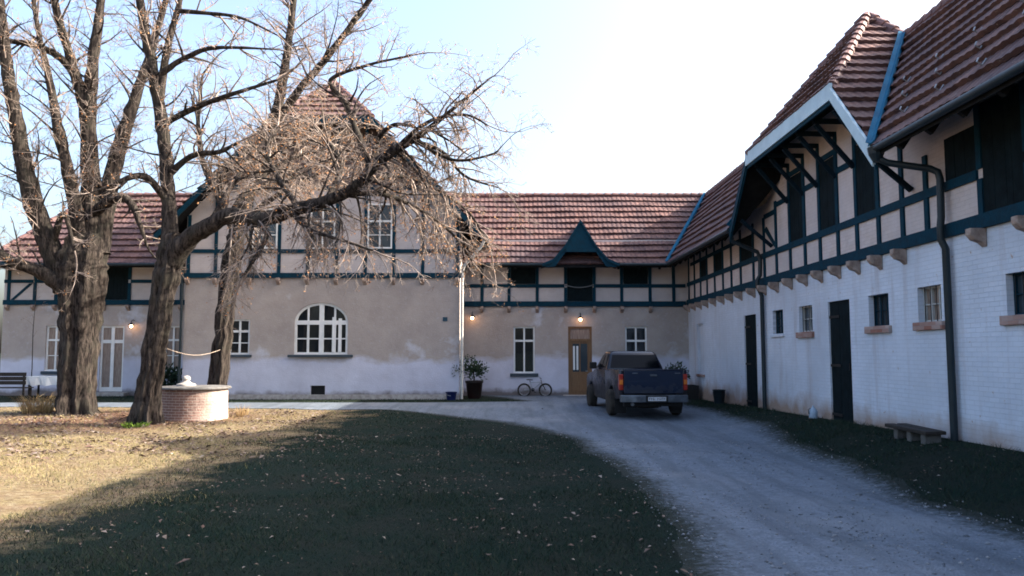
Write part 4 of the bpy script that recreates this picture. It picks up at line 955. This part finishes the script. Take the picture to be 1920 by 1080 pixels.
# tufts
def tuft(name, label, cat_, x, y, n, h, spread, mat, w=.012, lean=.9, group=None):
    v = []; z0 = gz(x, y) - .02
    for i in range(n):
        r = spread * math.sqrt(random.random()); a = random.uniform(0, 6.28); bx, by = x + r * math.cos(a), y + r * math.sin(a); hh = h * random.uniform(.4, 1.1); la = a + random.gauss(0, .6); ln = hh * random.uniform(.2, lean); ww = w * random.uniform(.6, 1.4); pa = random.uniform(0, 6.28)
        dx, dy = math.cos(pa) * ww, math.sin(pa) * ww; m1 = (bx + math.cos(la) * ln * .35, by + math.sin(la) * ln * .35, z0 + hh * .65); tp = (bx + math.cos(la) * ln, by + math.sin(la) * ln, z0 + hh)
        v += [(bx - dx, by - dy, z0), (bx + dx, by + dy, z0), (m1[0] + dx * .6, m1[1] + dy * .6, m1[2]), (m1[0] - dx * .6, m1[1] - dy * .6, m1[2]), (m1[0] - dx * .6, m1[1] - dy * .6, m1[2]), (m1[0] + dx * .6, m1[1] + dy * .6, m1[2]), (tp[0] + dx * .1, tp[1], tp[2]), (tp[0] - dx * .1, tp[1], tp[2])]
    o = quick(name, np.array(v) , np.arange(len(v)).reshape(-1, 4), mat); return tag(o, label, cat_, group)
tuft('dry_grass_clump', 'tall dry grass clump beside the thickest tree trunk', 'plant', -14.9, 24.6, 520, .62, .42, m_straw, .008, 1.1)
tuft('weed', 'fresh green weed at the foot of the leaning tree', 'plant', -9.75, 20.35, 160, .16, .28, m_weed, .02, 1.2)
tuft('weed', 'dry weed stalks beside the sunny side of the brick well', 'plant', -8.0, 23.3, 90, .4, .15, m_straw, .006, .7)

# ------------------------------------------------------------------ pick-up truck
tr_o = Vector((4.12, 22.3, gz(4, 25))); tr = thing('pickup_truck', (0, 0, 0), 'dark blue muddy pick-up truck parked in front of the oak door', 'truck')
m_navy = paint('navy paint with road mud', (.002, .005, .016), (.026, .022, .021), .8, 1.6); m_navy2 = paint('clean navy tailgate paint', (.006, .014, .036), (.04, .04, .045), .7, 1.5)
m_chrome = M('dull chrome bumper', (.17, .19, .22), (.09, .105, .12), 5, .4, metal=.7); m_rubber = M('tyre rubber', (.018, .017, .016), (.05, .042, .035), 4, .9); m_tglass = glass('tinted car glass', (.002, .003, .005), .08); m_tglass.node_tree.nodes['Principled BSDF'].inputs['Specular IOR Level'].default_value = .15
m_red = M('red lamp lens', (.40, .025, .012), None, 5, .2, spec=.6); m_amber = M('amber lamp lens', (.75, .20, .02), None, 5, .2, spec=.6); m_black = M('black plastic', (.012, .012, .013), None, 5, .6); m_plate = M('white number plate', (.6, .6, .62), None, 5, .4)
def arch_pts(y, r, z0):   # wheel opening, walking towards +y
    return [(y + r * math.cos(a), .42 + r * math.sin(a)) for a in np.linspace(math.pi + .05, -.05, 13)]
WY = (1.28, 4.75); WR = .39
low = [(.12, .56)] + [(y, max(z, .5)) for y, z in arch_pts(WY[0], .47, .5)] + [(2.2, .40), (3.9, .40)] + [(y, max(z, .45)) for y, z in arch_pts(WY[1], .47, .5)] + [(5.6, .5), (5.72, .62), (5.72, .95), (5.62, 1.10), (5.3, 1.17), (4.35, 1.25), (4.3, 1.30), (2.32, 1.33)]
bed = [(.12, .56)] + [(y, max(z, .5)) for y, z in arch_pts(WY[0], .47, .5)] + [(2.2, .40), (2.26, .40), (2.26, 1.36), (.10, 1.38)]
cabp = [(2.30, .40), (3.9, .40)] + [(y, max(z, .45)) for y, z in arch_pts(WY[1], .47, .5)] + low[-9:]
b = MB()
for s in (-1, 1):
    b.prism([(s * .86, y, z) for y, z in bed], (s * .13, 0, 0))
b.box(-.86, .86, .12, 2.26, .72, .80); b.box(-.86, .86, 2.18, 2.26, .80, 1.33)
b.prism([(-.985, y, z) for y, z in cabp], (1.97, 0, 0))
body = b.build('body', m_navy, tr, smooth=True, bevel=.035)
def loft(rings):
    mb = MB(); n = len(rings[0]); mb.v = [tuple(p) for r in rings for p in r]
    for i in range(len(rings) - 1):
        for j in range(n): jj = (j + 1) % n; mb.f.append((i * n + j, i * n + jj, (i + 1) * n + jj, (i + 1) * n + j))
    mb.f.append(tuple(range((len(rings) - 1) * n, len(rings) * n))); mb.f.append(tuple(range(n - 1, -1, -1))); return mb
def ring(x, y0, y1, z): return [(-x, y0, z), (x, y0, z), (x, y1, z), (-x, y1, z)]
cab = loft([ring(.93, 2.34, 4.42, 1.26), ring(.90, 2.36, 4.30, 1.40), ring(.74, 2.62, 3.62, 1.86), ring(.62, 2.78, 3.45, 1.93)]).build('cab', m_navy, tr, smooth=True, bevel=.06, seg=3)
def quadp(name, pts, mat, par, off): return MB().prism([Vector(p) for p in pts], off).build(name, mat, par)
quadp('rear_window', [(-.80, 2.385, 1.40), (.80, 2.385, 1.40), (.68, 2.595, 1.80), (-.68, 2.595, 1.80)], m_tglass, cab, (0, -.035, .0))
for s in (-1, 1):
    quadp('side_window', [(s * .885, 2.62, 1.40), (s * .885, 3.12, 1.40), (s * .762, 3.08, 1.79), (s * .762, 2.74, 1.79)], m_tglass, cab, (s * .03, 0, .0))
    quadp('side_window', [(s * .885, 3.22, 1.40), (s * .885, 4.05, 1.40), (s * .762, 3.55, 1.79), (s * .762, 3.18, 1.79)], m_tglass, cab, (s * .03, 0, .0))
    o = MB().box(min(s * .93, s * 1.17), max(s * .93, s * 1.17), 3.95, 4.07, 1.33, 1.56).build('mirror', m_black, tr, bevel=.03)
    MB().box(min(s * .985, s * 1.0), max(s * .985, s * 1.0), 3.1, 3.22, 1.08, 1.11).build('door_handle', m_black, tr)
    tl = MB().box(min(s * .875, s * 1.0), max(s * .875, s * 1.0), .085, .22, .80, 1.26).build('tail_light', m_red, tr, bevel=.02)
    MB().box(min(s * .885, s * .99), max(s * .885, s * .99), .072, .12, .96, 1.10).build('indicator', m_amber, tl, bevel=.01)
    for y in WY:
        t = MB().lathe((s * .97, y, WR), [(.20, -.13), (.33, -.135), (.385, -.10), (.392, 0), (.385, .10), (.33, .135), (.20, .13)], 28, (1, 0, 0)).build('wheel', m_rubber, tr, smooth=True)
        MB().lathe((s * (.97 + .09), y, WR), [(.0, -.02), (.06, .03), (.10, .0), (.16, .015), (.225, .03), (.235, -.02)], 20, (s, 0, 0)).build('rim', m_steel, t, smooth=True)
    MB().box(min(s * .66, s * 1.0), max(s * .66, s * 1.0), .72, .74, .10, .52).build('mud_flap', m_black, tr)  # flaps made wide and deep to darken the gap under the truck
quadp('windscreen', [(-.84, 4.25, 1.40), (.84, 4.25, 1.40), (.69, 3.66, 1.82), (-.69, 3.66, 1.82)], m_tglass, cab, (0, .05, .02))
tg = MB().box(-.865, .865, .06, .125, .70, 1.37).build('tailgate', m_navy2, tr, bevel=.02)
b = MB(); b.box(-.74, .74, .052, .062, .78, 1.06); b.box(-.87, .87, .045, .13, 1.375, 1.40); b.build('tailgate_pressing', m_navy2, tg, bevel=.008)
MB().box(-.10, .10, .035, .062, 1.20, 1.25).build('handle', m_chrome, tg, bevel=.01)
b = MB(); b.box(-.62, -.46, .05, .062, 1.27, 1.30); b.box(.62, .78, .05, .062, 1.27, 1.30); b.build('badge', m_chrome, tg)
bp = MB().prism([(-.99, -.06, .54), (-.99, -.06, .66), (-.6, -.13, .70), (.6, -.13, .70), (.99, -.06, .66), (.99, -.06, .54), (.99, .10, .5), (-.99, .10, .5)], (0, .0, .0001))
bp = MB()
for z0, z1, k in ((.46, .67, 0),): bp.prism([(-.99, .10, z0), (-.97, -.05, z0), (-.55, -.13, z0), (.55, -.13, z0), (.97, -.05, z0), (.99, .10, z0)], (0, 0, z1 - z0))
bump_ = bp.build('rear_bumper', m_chrome, tr, bevel=.025)
MB().box(-.28, .36, -.142, -.128, .47, .66).build('plate_recess', m_black, bump_)
pl = MB().box(-.22, .30, -.152, -.143, .505, .62).build('number_plate', m_plate, tr)
b = MB()
for i, w in enumerate((.05, .05, .05, 0, .05, .05, .05, .05)):
    if w: x = -.19 + i * .06; b.box(x, x + .012, -.1555, -.1525, .53, .595); b.box(x + .012, x + .036, -.1555, -.1525, .583 - (i % 3) * .02, .595 - (i % 3) * .02)
b.build('plate_marks', m_black, pl)
b = MB(); b.tube([(-.5, .2, .45), (-.5, 1.2, .42)], .045, 8); b.tube([(-.75, 1.28, .40), (.75, 1.28, .40)], .07, 8); b.lathe((0, 1.28, .40), [(0, -.15), (.14, -.08), (.16, 0), (.14, .08), (0, .15)], 14, (0, 1, 0)); b.box(-.8, .8, .3, 4.4, .46, .60); b.box(-.85, .85, .12, .3, .34, .62); b.box(-.6, .6, 1.5, 1.56, .22, .5); b.build('underbody_dark_fill', m_black, tr)  # axle and chassis, plus black valance and panel added as darkness below the bumper
MB().lathe((0, .75, .36), [(.0, -.1), (.30, -.1), (.34, -.05), (.34, .05), (.30, .1), (0, .1)], 24, (0, 0, 1)).build('added_spare_wheel', m_rubber, tr, smooth=True)  # added and hung low to fill the bright gap beneath the bed
MB().tube([(-.62, .5, .42), (-.62, .06, .40)], .05, 10).build('exhaust', m_steel, tr)
tr.location = tr_o; tr.rotation_euler = (0, 0, R(4.0))

# ------------------------------------------------------------------ small things
def lamp(x, z, F, label):
    p = F(x, z, 0); t = thing('wall_lamp', p, label, 'lamp', 'lit lamps on the house walls')
    MB().tube([F(x, z + .25, 0), F(x, z + .28, .12), F(x, z + .22, .24), F(x, z + .12, .26)], .014, 6).build('arm', m_iron, t)
    MB().lathe(F(x, z, .26), [(.04, .14), (.06, .10), (.13, .05)], 14).build('lamp_shade', m_iron, t, smooth=True)
    MB().lathe(F(x, z, .26), [(0, -.06), (.04, -.045), (.06, 0), (.045, .05), (.02, .09)], 12).build('bulb', m_bulb, t, smooth=True)
lamp(2.93, 3.30, FB, 'small lit lamp above the oak door')
lamp(-1.60, 3.36, FB, 'small lit lamp in the corner beside the gabled house')
lamp(-15.85, 3.02, FB, 'small lit lamp right of the glazed double doors')
tag(MB().fbox(FG, -2.62, -2.44, 3.14, 3.30, .002, .02).build('number_plaque', M('blue enamel plaque', (.02, .07, .11), None, 5, .3)), 'small blue enamel plaque high on the gabled house wall', 'plaque')
# child's bicycle leaning by the window
bi = thing('bicycle', (1.0, 32.2, gz(1, 32.2)), "child's bicycle leaning against the rear wall under the window", 'bicycle')
bx, by, bz = .57, 32.22, gz(1, 32.2); wr = .25
def bp_(x, z, y=0): return Vector((bx + x, by + y + z * .18, bz + z))
for x in (0, .88):
    n = 20; w = MB().tube([bp_(x + wr * math.cos(a), wr + wr * math.sin(a)) for a in np.linspace(0, 2 * math.pi, n + 1)], .034, 6).build('wheel', m_rubber, bi, smooth=True)
    b = MB(); b.tube([bp_(x + .21 * math.cos(a), wr + .21 * math.sin(a)) for a in np.linspace(0, 2 * math.pi, n + 1)], .010, 5)
    for a in np.linspace(0, math.pi, 7)[:-1]: b.tube([bp_(x + .2 * math.cos(a), wr + .2 * math.sin(a)), bp_(x - .2 * math.cos(a), wr - .2 * math.sin(a))], .004, 4)
    b.build('rim', m_steel, w)
m_bike = M('silver bicycle paint', (.42, .45, .50), (.3, .33, .37), 6, .35, metal=.3)
b = MB(); bb = (.36, .26); seat = (.26, .56); head = (.72, .58)
for p, q, r in ((bb, seat, .020), (bb, head, .026), (seat, head, .020), (seat, (0, .25), .013), (bb, (0, .25), .013)): b.tube([bp_(*p), bp_(*q)], r, 8)
b.build('frame', m_bike, bi, smooth=True)
MB().tube([bp_(.70, .66), bp_(.74, .5), bp_(.80, .42), bp_(.88, .25)], .018, 8).build('fork', m_black, bi)
MB().tube([bp_(.66, .74, -.25), bp_(.71, .72, -.08), bp_(.71, .70, 0), bp_(.71, .72, .08), bp_(.66, .74, .2)], .014, 8).build('handlebar', m_black, bi)
b = MB(); b.tube([bp_(.26, .55), bp_(.235, .64)], .014, 8); b.prism([bp_(.10, .66, -.06), bp_(.10, .66, .06), bp_(.22, .655, .03), bp_(.36, .645, .012), bp_(.36, .645, -.012), bp_(.22, .655, -.03)], (0, 0, .035)); b.build('saddle', m_black, bi)
b = MB(); b.lathe(bp_(*bb), [(.0, -.02), (.07, -.02), (.07, .02), (0, .02)], 16, (0, 1, 0)); b.tube([bp_(.36, .26, -.05), bp_(.45, .16, -.05)], .012, 6); b.box(bx + .42, bx + .50, by - .12, by - .03, bz + .15, bz + .17); b.build('crank', m_black, bi)
# sprays of needles for shrubs
def sprays(mb, c, n, L, up=.3, sq=(1, 1, 1), base=.1, w=.03):
    for i in range(n):
        d = Vector((random.gauss(0, 1) * sq[0], random.gauss(0, 1) * sq[1], random.gauss(up, .7) * sq[2])).normalized(); p = Vector(c) + d * L * random.uniform(base, .75); q = p + (d + Vector((random.gauss(0, .4), random.gauss(0, .4), random.gauss(0, .4)))).normalized() * L * random.uniform(.12, .35)
        s_ = d.orthogonal().normalized() * w * random.uniform(.5, 1.4); s_.rotate(Matrix.Rotation(random.uniform(0, 6.28), 3, d)); mb.poly([p - s_ * .4, p.lerp(q, .5) - s_, q, p.lerp(q, .5) + s_])
pc = (-1.42, 30.6); z0 = gz(*pc)
pt = thing('potted_conifer', (pc[0], pc[1], z0), 'dark spiky conifer in a tub at the corner of the gabled house', 'plant')
MB().lathe((pc[0], pc[1], z0), [(.24, 0), (.27, .08), (.33, .60), (.36, .62), (.36, .70), (.31, .70), (.30, .64), (0, .63)], 20).build('pot', M('dark glazed tub', (.012, .012, .013), (.022, .008, .008), 2.5, .4), pt, smooth=True)
b = MB(); sprays(b, (pc[0], pc[1], z0 + 1.0), 420, .62, .5, w=.035)
for dx, dz, ln in ((-.75, .35, .5), (-.6, .72, .35), (-.2, .85, .3), (-.85, .1, .3), (.35, .3, .35)): sprays(b, (pc[0] + dx * .8, pc[1] - .5 if dx < -.3 else pc[1], z0 + 1.0 + dz * .6), 80, ln, .2)
b.build('foliage', m_conifer, pt)
MB().tube([(pc[0], pc[1], z0 + .6), (pc[0] - .03, pc[1], z0 + 1.0), (pc[0], pc[1], z0 + 1.4)], .03, 6).build('stem', m_bark2, pt)
z0 = gz(-2.25, 29.65); bt = thing('plastic_tub', (-2.25, 29.65, z0), 'low blue plastic tub on the ground by the house corner', 'tub')
MB().lathe((-2.25, 29.65, z0), [(.17, 0), (.20, .26), (.22, .28), (.22, .31), (.19, .31), (.165, .04), (0, .03)], 20).build('bowl', M('blue plastic', (.008, .016, .08), None, 5, .4), bt, smooth=True)
MB().tube([(-2.44, 29.65, z0 + .29), (-2.4, 29.45, z0 + .2), (-2.25, 29.40, z0 + .17)], .01, 5).build('handle', m_steel, bt)
# planter and shrub behind the truck
z0 = gz(7.0, 30.6); po = thing('planter_box', (6.75, 30.6, z0), 'dark wooden planter against the wall corner, behind the truck', 'planter')
b = MB()
for k in range(3):
    z = z0 + k * .19; b.box(6.3, 7.3, 30.28, 30.31, z, z + .18); b.box(6.3, 7.3, 31.0, 31.03, z, z + .18); b.box(6.27, 6.30, 30.28, 31.03, z, z + .18); b.box(7.30, 7.33, 30.28, 31.03, z, z + .18)
b.build('boards', M('black stained planks', (.018, .017, .016), None, 6, .7), po); MB().box(6.3, 7.3, 30.31, 31.0, z0 + .3, z0 + .5).build('soil', m_ground, po)
sh = thing('shrub', (6.6, 30.7, z0 + .5), 'dark round shrub growing from the planter behind the truck', 'plant')
b = MB(); sprays(b, (6.55, 30.7, z0 + .95), 480, .6, .2, w=.04); b.build('foliage', m_conifer, sh); MB().tube([(6.6, 30.7, z0 + .45), (6.57, 30.7, z0 + 1.1)], .03, 6).build('stem', m_bark2, sh)
# bin
z0 = gz(7.2, 26.9); bn = thing('metal_bin', (7.2, 26.9, z0), 'small dark metal bin against the white wall, left of the far stable door', 'bin')
MB().lathe((7.2, 26.9, z0), [(.17, 0), (.21, .44), (.225, .45), (.225, .48), (.20, .48), (.165, .03), (0, .03)], 20).build('drum', m_pipe, bn, smooth=True); MB().tube([(7.0, 26.9, z0 + .46), (6.95, 26.9, z0 + .3), (7.01, 26.9, z0 + .28)], .01, 5).build('handle', m_steel, bn)
# jug
z0 = gz(7.25, 18.65); jg = thing('jug', (7.22, 18.62, z0), 'small pale plastic jug on the ground beside the near stable door', 'jug')
MB().lathe((7.22, 18.62, z0), [(.08, 0), (.10, .02), (.10, .18), (.05, .25), (.025, .27), (.025, .31), (0, .31)], 16).build('bottle', M('pale blue plastic', (.40, .50, .62), None, 5, .3), jg, smooth=True); MB().tube([(7.15, 18.6, z0 + .25), (7.09, 18.58, z0 + .22), (7.11, 18.6, z0 + .12)], .013, 6).build('handle', m_steel, jg)
# low plank bench by the front downpipe
be = thing('low_bench', (6.95, 13.3, gz(6.95, 13.3)), 'low rough plank bench on blocks against the stable wall by the front downpipe', 'bench')
m_plank = M('dark wet planks', (.035, .028, .024), (.02, .017, .015), 6, .8, .3)
b = MB(); zb = gz(6.95, 13.3)
for k in range(2): b.beam((6.80 + k * .19, 12.65 + .05 * k, zb + .17), (6.76 + k * .19, 13.95 - .06 * k, zb + .185 + .01 * k), .18, .06)
b.build('seat', m_plank, be, bevel=.012)
for d in (12.85, 13.3, 13.75): MB().box(6.76, 7.04, d - .07, d + .07, gz(6.8, d) - .05, zb + .14).build('leg', M('grey concrete block', (.13, .125, .12), None, 8, .9, .4), be, bevel=.02)
# far left: bench, cloth covered table, sapling, shrub
z0 = gz(-19, 30.2); bc = thing('garden_bench', (-19.4, 30.0, z0), 'dark wooden garden bench at the left edge, before the white table', 'bench')
b = MB()
for k in range(3): b.box(-20.8, -18.5, 29.70, 29.74, z0 + .58 + k * .16, z0 + .72 + k * .16)
b.build('backrest', m_plank, bc); b = MB()
for k in range(3): b.box(-20.8, -18.5, 29.8 + k * .15, 29.93 + k * .15, z0 + .43, z0 + .47)
b.build('seat', m_plank, bc)
for x in (-20.7, -18.6):
    for y, h in ((29.76, 1.02), (30.2, .43)): MB().box(x - .03, x + .03, y - .03, y + .03, z0 - .02, z0 + h).build('leg', m_plank, bc)
tb = thing('table', (-18.3, 30.9, z0), 'small table under a white cloth at the far left, behind the dark bench', 'table')
MB().box(-19.0, -17.55, 30.5, 31.3, z0 + .80, z0 + .84).build('tabletop', m_plank, tb)
for x in (-18.9, -17.65):
    for y in (30.6, 31.2): MB().box(x - .03, x + .03, y - .03, y + .03, z0 - .02, z0 + .80).build('leg', m_plank, tb)
b = MB(); P2 = []
for i in range(41):
    t = i / 40 * 4; k = int(t) % 4; f = t - int(t); cs = [(-19.03, 30.47), (-17.52, 30.47), (-17.52, 31.33), (-19.03, 31.33)]; a_, c_ = cs[k], cs[(k + 1) % 4]; P2.append((a_[0] + (c_[0] - a_[0]) * f, a_[1] + (c_[1] - a_[1]) * f, i))
for (x0, y0, i0), (x1, y1, i1) in zip(P2, P2[1:]):
    o0, o1 = .03 * math.sin(i0 * 1.9), .03 * math.sin(i1 * 1.9)
    b.poly([(x0, y0, z0 + .86), (x1, y1, z0 + .86), (x1 + o1, y1 - .02 + o1, z0 + .52 + o1), (x0 + o0, y0 - .02 + o0, z0 + .52 + o0)])
b.poly([(-19.03, 30.47, z0 + .86), (-17.52, 30.47, z0 + .86), (-17.52, 31.33, z0 + .86), (-19.03, 31.33, z0 + .86)])
tag(b.build('tablecloth', m_white), 'white cloth draped over the small table at the far left', 'tablecloth')
sp = Tree(31.2, 21); sp.limb([(57, 740, 0, .03), (60, 690, 0, .025), (62, 620, 0, .02), (66, 570, 0, .012), (64, 530, 0, .006)], n=6, dens=.5, L=.7, leaf=0, start=.4)
p_ = atD(57, 740, 31.2); sap = thing('sapling', (p_.x, p_.y, gz(p_.x, p_.y)), 'thin bare sapling before the left wing wall', 'tree'); sp.wood.build('trunk', m_bark2, sap); sp.tw.build('crown', m_twig, sap)
z0 = gz(-13.9, 31.6); s2 = thing('shrub', (-13.9, 31.6, z0), 'dark evergreen shrub under the window in the left wing corner', 'plant')
b = MB(); sprays(b, (-13.9, 31.6, z0 + .65), 700, .8, .2, (1, .6, 1.1), w=.045); b.build('foliage', m_conifer, s2); MB().tube([(-13.9, 31.6, z0), (-13.9, 31.6, z0 + .8)], .03, 6).build('stem', m_bark2, s2)
# garland of cord across the loft door
gcord = [FB(2.3 + 1.2 * t, 4.76 - .10 * math.sin(math.pi * t), .10) for t in np.linspace(0, 1, 12)]
tag(MB().tube(gcord, .025, 6).build('cord', M('grey cord', (.16, .17, .18), None, 6), smooth=True), 'slack grey cord across the dark loft door under the pointed dormer', 'cord')

for o in bpy.data.objects:
    if '_o' in o: del o['_o']
